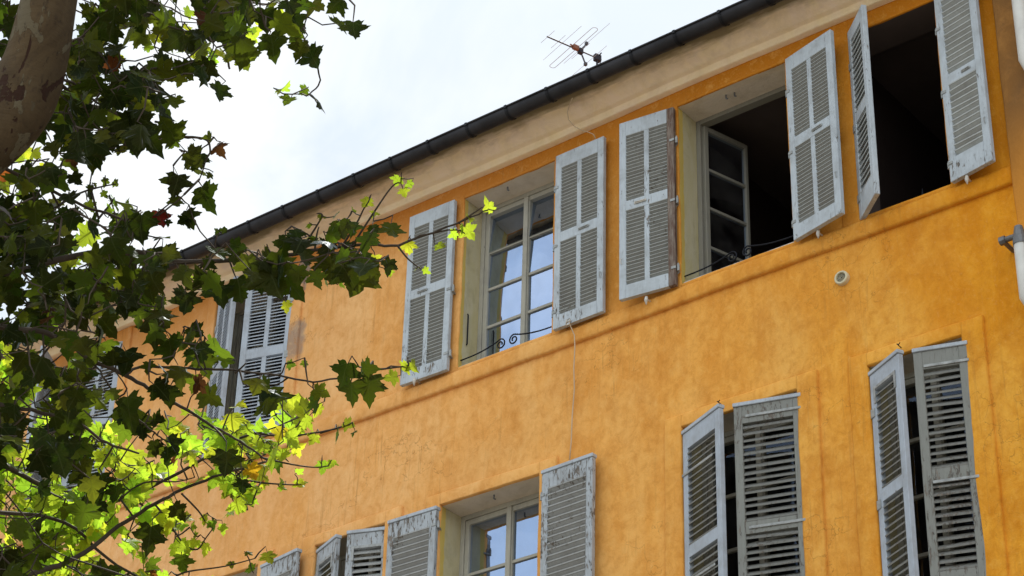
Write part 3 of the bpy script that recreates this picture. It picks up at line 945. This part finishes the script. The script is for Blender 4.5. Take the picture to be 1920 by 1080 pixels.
m = MB(); m.tube([b1 + ed * .03, b1 + ed * .05 + ZV * -.04, b1 + ed * .02 + ZV * -.10, b1 + ZV * -.14 + bd * .006], .003, 5); m.build('lead', M_BLACK, aer)

# ------------------------------------------------------------------ ground
m = MB(); R = 300
m.add([(-R, -R, GZ), (R, -R, GZ), (R, R, GZ), (-R, R, GZ)], [(0, 1, 2, 3)])
tag(m.build('ground', M_PAVE, None), 'pale paved street', None, kind='structure')

# ------------------------------------------------------------------ sun direction
SUN_EL, SUN_AZ = math.radians(60), math.radians(30)       # azimuth measured from +Y towards -X
sd = np.array([-math.sin(SUN_AZ) * math.cos(SUN_EL), math.cos(SUN_AZ) * math.cos(SUN_EL), math.sin(SUN_EL)])

# ------------------------------------------------------------------ plane tree
root_p = at(-520, 1500, 6.0)
tree = empty('plane_tree', (root_p[0], root_p[1], GZ), 'plane tree with mottled leaning limb and backlit lobed leaves in front of the facade', 'tree')


def smooth(pts, k=6):
    pts = [np.array(p, float) for p in pts]
    out = []
    for i in range(len(pts) - 1):
        p0 = pts[max(i - 1, 0)]; p1 = pts[i]; p2 = pts[i + 1]; p3 = pts[min(i + 2, len(pts) - 1)]
        for t in np.linspace(0, 1, k, endpoint=False):
            out.append(.5 * ((2 * p1) + (-p0 + p2) * t + (2 * p0 - 5 * p1 + 4 * p2 - p3) * t ** 2 + (-p0 + 3 * p1 - 3 * p2 + p3) * t ** 3))
    out.append(pts[-1]); return out


def rads(a, b, n, e=1.0): return [a + (b - a) * (i / (n - 1)) ** e for i in range(n)]


LD = 5.8
fork = at(-330, 640, LD)
trunk_pts = smooth([(root_p[0], root_p[1], GZ - .05), (root_p[0] + .03, root_p[1] + .05, GZ + 1.2), at(-470, 1100, 5.95), fork])
limb_pts = smooth([fork, at(-190, 400, LD), at(-62, 290, LD), at(18, 214, LD), at(64, 120, LD), at(92, 0, LD), at(104, -90, LD), at(150, -400, LD + .1), at(260, -900, LD + .5)], 8)
m = MB(); m.tube(trunk_pts, [.24, .20, .185, .18, .175, .17, .165, .16, .155, .15, .145, .14, .135, .13, .13, .125, .12, .118, .115][:len(trunk_pts)], 18); m.build('trunk', M_BARK, tree, smooth=True)
lr = []
for i, p in enumerate(limb_pts):
    t = i / (len(limb_pts) - 1)
    lr.append(np.interp(t, [0, .25, .37, .5, .62, .75, 1], [.112, .098, .094, .083, .076, .072, .055]))
m = MB(); m.tube(limb_pts, lr, 26)
v = np.array(m.v)
for i in range(len(v)):
    v[i] += np.array([noise.noise(Vector(v[i]) * 6), noise.noise(Vector(v[i]) * 6 + Vector((9, 0, 0))), 0]) * .012
m.v = [tuple(p) for p in v]
m.build('limb', M_BARK, tree, smooth=True)

BR = [   # (list of (px, py, depth)), start radius, end radius
    ([(-210, 480, 5.85), (0, 512, 6.0), (110, 486, 6.1), (200, 472, 6.15), (290, 478, 6.2), (330, 491, 6.2), (430, 488, 6.25), (520, 481, 6.3), (600, 468, 6.3), (680, 459, 6.3), (745, 459, 6.3), (800, 440, 6.3), (860, 418, 6.3), (915, 392, 6.3)], .024, .0032),
    ([(-260, 560, 5.8), (0, 612, 5.9), (60, 620, 5.95), (110, 634, 6.0), (172, 675, 6.0), (236, 704, 6.05), (290, 735, 6.1), (350, 768, 6.2), (400, 800, 6.2), (450, 828, 6.3), (500, 862, 6.3)], .020, .004),
    ([(236, 704, 6.05), (267, 688, 6.1), (355, 691, 6.1), (430, 694, 6.1), (507, 702, 6.15), (587, 716, 6.2), (660, 704, 6.2), (710, 692, 6.2), (765, 686, 6.2)], .009, .003),
    ([(-420, 1180, 5.95), (-150, 1150, 6.4), (55, 1077, 6.8), (139, 1047, 6.9), (222, 988, 7.0), (290, 945, 7.0), (355, 912, 7.0), (430, 885, 7.0), (500, 866, 7.1)], .024, .005),
    ([(172, 675, 6.0), (200, 715, 6.0), (235, 765, 6.0), (271, 796, 6.0), (300, 820, 6.0), (318, 830, 6.0)], .006, .003),
    ([(-300, 700, 5.8), (-80, 820, 6.6), (60, 902, 7.1), (130, 925, 7.2), (200, 945, 7.2), (300, 905, 7.2), (400, 850, 7.2), (470, 815, 7.2), (540, 818, 7.2), (611, 808, 7.2), (661, 793, 7.2)], .022, .003),
    ([(62, 40, LD), (100, 140, 6.1), (150, 190, 6.2), (200, 205, 6.3), (260, 225, 6.3), (300, 256, 6.3), (345, 258, 6.3), (380, 260, 6.3)], .014, .003),
    ([(20, 170, LD), (120, 150, 6.1), (180, 190, 6.2), (220, 215, 6.2), (290, 240, 6.3), (330, 240, 6.3)], .010, .003),
    ([(92, -60, LD), (250, -90, 6.6), (340, -30, 6.9), (375, 30, 7.0), (420, 80, 7.0), (430, 130, 7.0)], .020, .005),
    ([(250, -90, 6.6), (400, -120, 6.8), (500, -60, 6.9), (545, 20, 7.0), (580, 90, 7.0), (600, 150, 7.0), (575, 180, 7.0)], .014, .003),
    ([(-60, 285, LD), (60, 340, 6.0), (140, 380, 6.0), (200, 400, 6.0), (260, 420, 6.1), (300, 400, 6.1), (345, 365, 6.1)], .012, .003),
    ([(-250, 620, 5.9), (-60, 740, 6.0), (60, 770, 6.0), (140, 790, 6.1), (200, 830, 6.2), (260, 850, 6.3)], .016, .004),
    ([(-100, 950, 6.5), (0, 960, 6.8), (120, 980, 7.0), (220, 1060, 7.0), (330, 1110, 7.0), (430, 1110, 7.0)], .016, .004),
    ([(150, -400, LD + .1), (0, -500, 6.5), (-200, -420, 7.2), (-500, -300, 7.6)], .03, .01),
    ([(260, -900, LD + .5), (500, -700, 7.5), (700, -500, 8.5), (900, -420, 9.2)], .03, .01),
    ([(260, -900, LD + .5), (100, -900, 7.5), (0, -600, 8.6), (200, -350, 9.3)], .03, .01),
]
B_pts = []
for (pl, ra, rb) in BR:
    B_pts.append(smooth([at(*p) for p in pl], 5))

# twigs traced by hand: polyline + small leaves (px, py, size px)
TW = [
    ([(660, 462), (700, 400), (735, 350), (752, 342)], 6.3, [(745, 340, 20), (766, 345, 16), (758, 362, 18)], .6),
    ([(640, 464), (668, 420), (682, 392), (690, 380)], 6.3, [(686, 380, 22), (662, 396, 16), (702, 400, 15)], .5),
    ([(560, 476), (590, 430), (604, 405), (600, 400)], 6.3, [(605, 404, 15), (632, 402, 18), (580, 425, 12), (584, 445, 18)], .3),
    ([(590, 470), (594, 440), (598, 425)], 6.3, [(590, 450, 20)], .3),
    ([(765, 452), (800, 440), (850, 430), (872, 438)], 6.3, [(880, 437, 30), (848, 441, 20), (828, 462, 22), (868, 430, 18)], .8),
    ([(860, 418), (905, 388)], 6.3, [(915, 385, 26), (882, 411, 16)], .7),
    ([(745, 460), (765, 485), (790, 505)], 6.3, [(799, 508, 14), (781, 505, 12)], .7),
    ([(676, 470), (690, 500)], 6.3, [(678, 530, 16), (638, 528, 18), (612, 527, 20), (731, 513, 14)], .6),
    ([(700, 694), (765, 686)], 6.2, [(758, 690, 24), (775, 687, 22), (733, 708, 24)], .5),
    ([(461, 850), (533, 868), (585, 876), (615, 874)], 7.1, [(604, 876, 24), (622, 870, 18), (562, 884, 16)], .8),
    ([(440, 895), (489, 905), (550, 909), (565, 908)], 7.1, [(564, 909, 26), (530, 905, 18), (530, 915, 16), (496, 912, 14)], .9),
    ([(540, 818), (560, 795), (572, 770), (585, 760)], 7.2, [(572, 790, 34), (568, 762, 26), (602, 736, 18), (560, 838, 28), (586, 824, 24)], .8),
    ([(470, 815), (520, 800), (560, 780)], 7.2, [(596, 770, 26)], .8),
    ([(600, 812), (640, 800), (661, 793)], 7.2, [(634, 818, 32), (655, 796, 22), (662, 812, 14)], .35),
    ([(340, 925), (372, 958), (385, 978), (398, 990)], 7.0, [(385, 975, 18), (362, 988, 16), (402, 985, 22), (418, 993, 20), (368, 1002, 14)], .7),
    ([(310, 970), (345, 1020), (370, 1030), (385, 1010), (400, 990)], 7.0, [(362, 1022, 22), (385, 1030, 24), (351, 1034, 14)], .7),
    ([(330, 1080), (355, 1071), (420, 1062), (478, 1047)], 7.0, [(505, 1047, 26), (434, 1060, 14), (468, 1037, 16), (470, 1063, 20), (340, 1055, 30)], .3),
    ([(300, 256), (380, 259), (394, 282), (386, 300), (380, 320), (374, 336)], 6.3, [(390, 258, 24), (409, 278, 28), (366, 280, 22), (368, 292, 16), (363, 315, 14), (392, 330, 14), (362, 262, 10), (325, 268, 22)], .15),
    ([(374, 336), (360, 350), (345, 365)], 6.15, [(395, 352, 16)], .1),
    ([(290, 228), (315, 232), (325, 238)], 6.3, [(326, 244, 24)], .2),
    ([(128, 205), (150, 250), (185, 273), (215, 283), (235, 281)], 6.2, [(193, 276, 22), (228, 282, 22)], .2),
    ([(110, 385), (150, 362), (190, 350), (218, 345)], 6.1, [(197, 342, 16), (218, 345, 15), (178, 346, 10), (170, 355, 16), (196, 365, 14)], .2),
    ([(185, 410), (205, 385), (215, 370)], 6.1, [(217, 375, 20), (205, 392, 18), (170, 388, 22)], .7),
    ([(262, 425), (285, 408), (320, 380)], 6.1, [], .1),
    ([(370, 500), (395, 520)], 6.3, [(366, 522, 16), (382, 534, 24), (375, 521, 12)], .8),
    ([(400, 470), (407, 440)], 6.3, [(407, 435, 12), (418, 431, 14)], .1),
    ([(225, 935), (270, 905), (330, 903), (365, 895)], 7.0, [(250, 915, 34), (262, 868, 20), (284, 880, 20)], .7),
    ([(440, 700), (452, 690), (462, 680)], 6.1, [(572, 683, 14), (546, 684, 16)], .3),
]
# single large leaves read off the photograph: px, py (centre), size, depth, tone
HERO = [(512, 525, 92, 6.0, .10), (488, 520, 70, 6.1, .05), (505, 500, 70, 6.2, .12), (450, 545, 62, 6.2, .02), (408, 555, 58, 6.2, .05), (500, 755, 76, 6.1, .12), (537, 575, 24, 6.25, .95), (693, 728, 62, 6.15, .10), (660, 735, 50, 6.2, .12), (592, 755, 46, 6.2, .12),
        (620, 505, 62, 6.2, .12), (665, 500, 58, 6.2, .10), (672, 525, 66, 6.1, .12), (702, 508, 44, 6.2, .05), (735, 435, 50, 6.2, .22), (765, 460, 30, 6.3, .8), (700, 490, 30, 6.35, .85), (728, 500, 36, 6.2, .05), (640, 430, 42, 6.2, .12), (660, 425, 36, 6.25, .15), (557, 440, 34, 6.2, .02), (530, 460, 42, 6.2, .08), (440, 480, 46, 6.2, .08), (700, 432, 30, 6.2, .1),
        (320, 290 + 450, 46, 6.0, .05), (322, 985 - 150, 46, 6.0, .03), (290, 840, 34, 6.0, .05), (267, 810, 34, 6.0, .03), (312, 855, 40, 6.0, .04), (318, 970, 62, 7.0, .8), (335, 960, 40, 6.9, .1), (280, 1010, 58, 6.9, .05), (445, 925, 60, 7.0, .75), (510, 860, 56, 6.9, .8), (475, 885, 36, 7.0, .99), (455, 912, 30, 6.8, .02), (525, 815, 32, 7.0, .99), (435, 790, 44, 7.0, .85), (415, 835, 46, 6.9, .7), (345, 833, 34, 7.0, .8), (165, 1005, 36, 7.0, .85),
        (255, 250, 84, 5.9, .02), (250, 160, 88, 5.9, .02), (285, 175, 70, 5.9, .02), (150, 295, 62, 5.9, .06), (98, 335, 64, 6.0, .35), (45, 345, 62, 6.1, .35), (165, 232, 40, 6.0, .06), (100, 280, 40, 6.1, .15), (400, 30, 96, 6.2, .02), (420, 55, 60, 6.2, .05), (310, 60, 44, 6.4, .25), (640, 35, 44, 6.3, .02), (650, 60, 50, 6.3, .04), (595, 15, 50, 6.3, .02), (605, 30, 44, 6.4, .02), (410, 175, 44, 6.6, .1), (450, 100, 48, 6.6, .2),
        (385, 370, 56, 6.1, .06), (352, 410, 44, 6.1, .06), (330, 380, 32, 6.1, .25), (300, 410, 36, 6.1, -1), (330, 345, 50, 6.1, .03), (315, 418, 14, 6.1, .03), (265, 425, 60, 6.0, .02), (305, 480, 52, 6.0, .04), (290, 500 + 115, 70, 6.0, .04), (345, 560, 48, 6.1, .07), (240, 770, 74, 5.9, .1), (135, 760, 74, 5.8, .02), (110, 860, 92, 5.8, .01), (70, 690, 70, 5.8, .02), (320, 660, 62, 6.0, .08), (235, 680, 60, 5.9, .02), (155, 900, 44, 6.2, .02), (190, 905, 42, 6.2, .02), (216, 925, 34, 6.3, .04), (12, 1065, 70, 5.8, .01)]
# coverage of large shaded leaves / small lit leaves in 40 px cells, rows from the top
D_ROWS = ['70006884429745554000', '70005741569534437000', '60089446667737851000', '20057867888338850000', '00166798356106750000', '00686474000000000000', '00485398300000000000', '00466330020000000000', '27340102451000000000', '97666503451000000000', '99786774310002034120', '98886676005535564430', '77557679742286765520', '65998999526374222000', '56978876655000000000', '88745832662000000000', '56766812757300000000', '35876634559673344200', '65486538556342336200', '98583637664320000000', '47752524271000000000', '36776224024200000000', '10323310274200000000', '61232302353000000000', '75213451200000000000', '77320533000000000000', '84230222200000000000']
M_ROWS = ['10000115530244110000', '10000044641546640000', '00000111455202350000', '00000000121000220000', '00000000222002310000', '00000000000000000000', '00000000000000000000', '04000000000000000000', '60522000000000000000', '01112000000000000000', '00003100000000000020', '00203000000000024430', '00440000000000000200', '00001000010001010000', '10011100000001000000', '12210000100000000000', '32000000000000000000', '64000000020100000000', '21000000000000000000', '00200000111212200000', '40245300307743200000', '52012620254662000000', '52200033323521000000', '23666330012500000000', '24775105511000000000', '21542240220000000000', '04543001010000000000']

OUT = [(0.0, 0.0), (.10, -.075), (.25, -.11), (.31, -.04), (.45, -.04), (.37, .07), (.33, .13), (.40, .17), (.50, .19), (.51, .26), (.66, .33), (.54, .40), (.53, .47), (.40, .48), (.30, .51), (.22, .56), (.27, .65), (.22, .72), (.20, .82), (.10, .87), (0.0, 1.06)]
HALF = np.array(OUT)
full = np.vstack([HALF, (HALF[-2:0:-1] * np.array([-1, 1]))])
NL = len(full)
CEN = np.array([[0, .12], [0, .40], [0, .70]])
# topology: central spine points + outline
ring2 = np.vstack([CEN, full, ])
inner = []      # mid ring for curvature
for q in full[1:20]:
    pass
mid = full.copy(); mid[:, 0] *= .52; mid[:, 1] = .34 + (mid[:, 1] - .34) * .55
UVS = np.vstack([full, mid, [[0, .34]]])
LF = []
for i in range(NL):
    j_ = (i + 1) % NL
    LF.append((i, j_, NL + j_)); LF.append((i, NL + j_, NL + i)); LF.append((NL + i, NL + j_, 2 * NL))
LF = np.array(LF)


class Foliage:
    def __init__(self): self.V = []; self.Fc = []; self.T = []; self.U = []; self.n = 0

    def leaf(self, base, tip, nrm, size, tint, curl=0.0, fold=0.0, seed=0):
        r = np.random.default_rng(seed)
        t = tip / np.linalg.norm(tip)
        nn = nrm - t * np.dot(nrm, t)
        if np.linalg.norm(nn) < 1e-3: nn = np.cross(t, (1, 0, 0))
        nn = nn / np.linalg.norm(nn); s = np.cross(t, nn)
        uv = UVS.copy()
        x = uv[:, 0] * r.uniform(.85, 1.12) + .05 * np.sin(uv[:, 1] * 4 + r.uniform(0, 6)) * r.uniform(-1, 1)
        y = uv[:, 1] * r.uniform(.85, 1.05)
        jit = r.normal(0, .014, len(x)); x = x + jit; y = y + r.normal(0, .012, len(x))
        z = curl * (y - .2) ** 2 + fold * np.abs(x) + r.uniform(-.3, .3) * x * np.abs(x) * 1.6 + .035 * np.sin(np.arctan2(x, y + .03) * 6.0) * np.hypot(x, y)
        # edges roll
        z = z + r.uniform(-.25, .25) * np.hypot(x, y - .3) ** 2 + r.normal(0, .008, len(x))
        v = base[None, :] + size * (x[:, None] * s[None, :] + y[:, None] * t[None, :] + z[:, None] * nn[None, :])
        self.V.append(v); self.Fc.append(LF + self.n); self.n += len(v)
        self.T.append(np.tile(np.array(tint), (len(v), 1))); self.U.append(np.hstack([UVS, np.zeros((len(UVS), 1))]))

    def build(self, parent):
        if not self.V: return
        V = np.vstack(self.V) * S; V[:, 2] += EYE; V -= np.array(world_loc(parent))
        Fc = np.vstack(self.Fc)
        me = bpy.data.meshes.new('foliage')
        me.vertices.add(len(V)); me.vertices.foreach_set('co', V.ravel())
        me.loops.add(Fc.size); me.loops.foreach_set('vertex_index', Fc.ravel().astype(np.int32))
        me.polygons.add(len(Fc)); me.polygons.foreach_set('loop_start', np.arange(0, Fc.size, 3, dtype=np.int32)); me.polygons.foreach_set('loop_total', np.full(len(Fc), 3, np.int32))
        me.polygons.foreach_set('use_smooth', np.ones(len(Fc), bool))
        me.update(calc_edges=True); me.validate()
        a = me.attributes.new('tint', 'FLOAT_COLOR', 'POINT'); a.data.foreach_set('color', np.vstack(self.T).ravel())
        b = me.attributes.new('leafuv', 'FLOAT_VECTOR', 'POINT'); b.data.foreach_set('vector', np.vstack(self.U).ravel())
        me.materials.append(M_LEAF)
        o = bpy.data.objects.new('foliage', me); C.objects.link(o); o.parent = parent
        return o


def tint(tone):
    """tone 0 shaded dark leaf .. 1 sunlit yellow green leaf; <0 red"""
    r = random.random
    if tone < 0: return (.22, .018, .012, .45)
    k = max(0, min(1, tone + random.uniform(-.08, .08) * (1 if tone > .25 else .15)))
    dark = np.array([.026, .046, .003]); lit = np.array([.66, .88, .05])  # shade and sunlight put into the leaf colour
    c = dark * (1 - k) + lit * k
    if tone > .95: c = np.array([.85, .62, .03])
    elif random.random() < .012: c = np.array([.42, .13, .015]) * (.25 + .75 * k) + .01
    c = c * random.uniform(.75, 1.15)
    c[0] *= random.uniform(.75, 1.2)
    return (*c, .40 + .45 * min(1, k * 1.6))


LEAVES = []     # base point, tip dir, normal, size, tint
camdir = lambda p: -p / np.linalg.norm(p)


def add_leaf(px, py, size, d, tone, hang=.6, jx=1.0):
    """px,py = centre of the blade"""
    c = at(px, py, d)
    L = size / F * d * .92
    rd = rng.normal(0, 1, 3)
    tip = np.array([0, 0, -1.0]) * hang + rd * .55 * jx + UP * -.15 + RT * .12
    tip /= np.linalg.norm(tip)
    nr = rng.normal(0, 1, 3) * .55 + ZV * .35 + camdir(c) * 1.35
    base = c - tip * L * .42
    LEAVES.append((base, tip, nr, L, tint(tone), rng.normal(0, .35), rng.normal(-.05, .25)))
    return base


PXA = 1600.0
for r in range(-9, 34):
    for q in range(-9, 20):
        inside = 0 <= r < 27 and q >= 0
        if inside:
            D_ROWS[r] = (D_ROWS[r] + '0' * 20)[:20]; M_ROWS[r] = (M_ROWS[r] + '0' * 20)[:20]
            cd, cm = int(D_ROWS[r][q]) / 10, int(M_ROWS[r][q]) / 10
        elif r < 0 and q < 15: cd, cm = .45, .2
        elif q < 0 and r < 27: cd, cm = .6, .3
        elif r >= 27 and q < 10 - (r - 27): cd, cm = .4, .45
        else: continue
        a = 56.0
        lam = -math.log(1 - min(cd, .93) * .98) * PXA / (a * a * .30) * (1.75 if cd >= .7 else 1.3) * (.8 if r >= 19 else 1) * (1.45 if 0 <= r < 8 and 3 <= q < 17 else (1.2 if 8 <= r < 14 and q < 9 else (.72 if 15 <= r < 21 and 2 <= q < 6 else (1.4 if 10 <= r < 15 else 1))))
        for _ in range(rng.poisson(lam) if lam > 0 else 0):
            sz = rng.uniform(.55, 1.15) * a
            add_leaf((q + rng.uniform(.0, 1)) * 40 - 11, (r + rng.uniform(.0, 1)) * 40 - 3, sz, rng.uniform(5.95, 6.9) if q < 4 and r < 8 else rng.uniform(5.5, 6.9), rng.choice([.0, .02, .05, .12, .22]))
        a = 38.0
        lam = -math.log(1 - min(cm, .93) * .97) * PXA / (a * a * .28) * (1.6 if r < 17 else (4.2 if q < 8 else 2.8))
        for _ in range(rng.poisson(lam) if lam > 0 else 0):
            sz = rng.uniform(.55, 1.35) * a
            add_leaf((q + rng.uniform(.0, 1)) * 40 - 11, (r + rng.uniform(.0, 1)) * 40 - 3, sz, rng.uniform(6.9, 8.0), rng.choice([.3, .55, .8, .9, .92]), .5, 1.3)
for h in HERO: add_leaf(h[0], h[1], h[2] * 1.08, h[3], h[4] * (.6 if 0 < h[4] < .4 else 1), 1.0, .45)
twig_extra = []
for (pl, d, lv, tone) in TW:
    twig_extra.append(smooth([at(x, y, d) for x, y in pl], 4))
    for (x, y, s) in lv: add_leaf(x, y, s * 1.25, d, tone * random.uniform(.6, 1.1) if tone < .5 else min(.94, tone * random.uniform(.7, 1.1)), .5, 1.4)
NV = len(LEAVES)
# unseen leaves added above, towards the sun, to shade the dark leaves
for i in range(NV):
    b, tp, nr, L, tn, cu, fo = LEAVES[i]
    dark = tn[3] < .58
    if dark and rng.random() < .12:
        s = rng.uniform(3.6, 5.2)
        p = b + sd * s + rng.normal(0, .10, 3)
        # keep clear of the view
        dd = np.dot(p, fw); py = 540 - F * np.dot(p, UP) / dd
        if py > -60: p = p + UP * ((py + 60) / F * dd) * 1.15 + sd * .3
        LEAVES.append((p, np.array([0, 0, -.5]) + rng.normal(0, .6, 3), sd + rng.normal(0, .45, 3), rng.uniform(.11, .17), tint(.1), 0, 0))

# connect every leaf to the nearest wood, nearest ones first
node_p = []; node_b = []
for bi, pts in enumerate(B_pts):
    for p in pts[2:]: node_p.append(p); node_b.append(bi)
TWM = [MB() for _ in BR]
for pts in twig_extra:
    arr = np.array(node_p); dq = np.linalg.norm(arr - pts[0], axis=1); kq = int(np.argmin(dq)); bi = node_b[kq]
    TWM[bi].tube(pts, rads(.0036, .0018, len(pts)), 5)
    if dq[kq] > .02: TWM[bi].tube([arr[kq], pts[0]], .0034, 5)
    for p in pts[1:]: node_p.append(p); node_b.append(bi)
bases = np.array([l[0] for l in LEAVES])
nodes = np.zeros((len(node_p) + len(bases) * 2 + 10, 3)); nodes[:len(node_p)] = node_p
nb_ = np.zeros(len(nodes), int); nb_[:len(node_p)] = node_b
cnt = len(node_p)
d0 = np.array([np.min(np.linalg.norm(nodes[:cnt] - b, axis=1)) for b in bases])
FOL = [Foliage() for _ in BR]
for i in np.argsort(d0):
    b, tp, nr, L, tn, cu, fo = LEAVES[i]
    # stalk leaves the blade opposite to the tip
    stalk = b - tp / np.linalg.norm(tp) * L * .28 + rng.normal(0, .1, 3) * L
    d = np.linalg.norm(nodes[:cnt] - stalk, axis=1); k = int(np.argmin(d)); bi = int(nb_[k])
    if i < NV and d[k] > .12:
        fd = np.dot(b, fw); fx = 960 + F * np.dot(b, RT) / fd; fy = 540 - F * np.dot(b, UP) / fd
        if fx > 180 and 0 < fy < 1080: continue
    q = nodes[k]; midp = (q + stalk) / 2 + rng.normal(0, .06, 3) * min(.5, d[k]) + np.array([0, 0, -.06]) * min(.5, d[k])
    r1 = .0016 if L < .05 else .0020
    if d[k] < 1.2:
        TWM[bi].tube([q, midp, stalk, b], [r1 * 1.5, r1 * 1.25, r1, r1 * .7], 4, cap=False)
    else:
        TWM[bi].tube([q, midp, stalk, b], [r1 * 4, r1 * 3, r1 * 2, r1], 5, cap=False)
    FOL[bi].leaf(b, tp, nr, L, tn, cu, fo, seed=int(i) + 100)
    nodes[cnt] = midp; nb_[cnt] = bi; cnt += 1
    nodes[cnt] = stalk; nb_[cnt] = bi; cnt += 1
for bi, (pl, ra, rb) in enumerate(BR):
    m = MB(); pts = B_pts[bi]
    pts = [p + rng.normal(0, .0014, 3) for p in pts]
    m.tube(pts, rads(ra * .52, rb * .7, len(pts), .7), 8)
    t_ = TWM[bi]; b0_ = len(m.v); m.v += t_.v; m.f += [tuple(b0_ + q_ for q_ in f_) for f_ in t_.f]; m.mi += t_.mi
    br = m.build('branch', M_TWIG, tree, smooth=True)
    FOL[bi].build(br)
print('leaves', len(LEAVES), 'visible', NV)

# ------------------------------------------------------------------ camera object
cam = bpy.data.cameras.new('camera'); co = bpy.data.objects.new('camera', cam); C.objects.link(co)
from mathutils import Matrix
mw = Matrix(((RT[0], UP[0], -fw[0], 0), (RT[1], UP[1], -fw[1], 0), (RT[2], UP[2], -fw[2], EYE), (0, 0, 0, 1)))
co.matrix_world = mw
cam.sensor_width = 36; cam.lens = F / 1920 * 36; cam.clip_start = .05; cam.clip_end = 2000
sc.camera = co

# ------------------------------------------------------------------ light
w = bpy.data.worlds.new('World'); sc.world = w; w.use_nodes = True
nt = w.node_tree; nt.nodes.clear(); n = N(nt)
sky = n('ShaderNodeTexSky', sky_type='NISHITA', sun_disc=False, sun_elevation=SUN_EL, sun_rotation=-SUN_AZ, altitude=100, air_density=1.0, dust_density=2.0)
tc = n('ShaderNodeTexCoord').outputs['Generated']
cl = n.noise(n.mapping(tc, (1, 1, 2.2)), 2.4, 7, .55, .5)
cl2 = n.noise(n.mapping(tc, (1, 1, 1.5)), 3.3, 6, .6, 1.0)
veil = n.ramp(cl, (.30, .50), (.62, .92))
WHITE = (5.9, 6.65, 7.2)
col = n.mix(veil, sky.outputs[0], WHITE)
col = n.mix(n.math('MULTIPLY', n.ramp(cl2, (.40, 0), (.60, 1)), .9), col, (7.6, 7.8, 7.9))
# added boost: unseen sky behind the viewer brightened to light the facade
bd_ = n('ShaderNodeVectorMath', operation='DOT_PRODUCT', ins={0: n('ShaderNodeVectorMath', operation='NORMALIZE', ins={0: tc}).outputs[0], 1: Vector((.35, -.72, .60)).normalized()}).outputs['Value']
sky_boost = n.math('POWER', n.math('MAXIMUM', bd_, 0.0), 3.0)
gain = n.math('ADD', n.math('MULTIPLY', sky_boost, n.math('ADD', n.math('MULTIPLY', cl2, .8), .45)), 1.0)
sc_ = n('ShaderNodeVectorMath', operation='SCALE', ins={0: col}); n.put(sc_.inputs['Scale'], gain)
col = sc_.outputs[0]
bg = n('ShaderNodeBackground', ins={'Color': col, 'Strength': .142})
nt.links.new(bg.outputs[0], n('ShaderNodeOutputWorld').inputs[0])
sl = bpy.data.lights.new('sun', 'SUN'); so = bpy.data.objects.new('sun', sl); C.objects.link(so)
sl.energy = 5.0; sl.angle = math.radians(.5); sl.color = (1, .95, .86)
so.rotation_euler = Vector(sd).to_track_quat('Z', 'Y').to_euler(); so.location = (0, 0, 40)

sc.view_settings.view_transform = 'Standard'; sc.view_settings.look = 'None'; sc.view_settings.exposure = 0; sc.view_settings.gamma = 1
sc.render.engine = 'CYCLES'
sc.cycles.max_bounces = 8; sc.cycles.diffuse_bounces = 4; sc.cycles.transparent_max_bounces = 12
sc.cycles.use_denoising = True
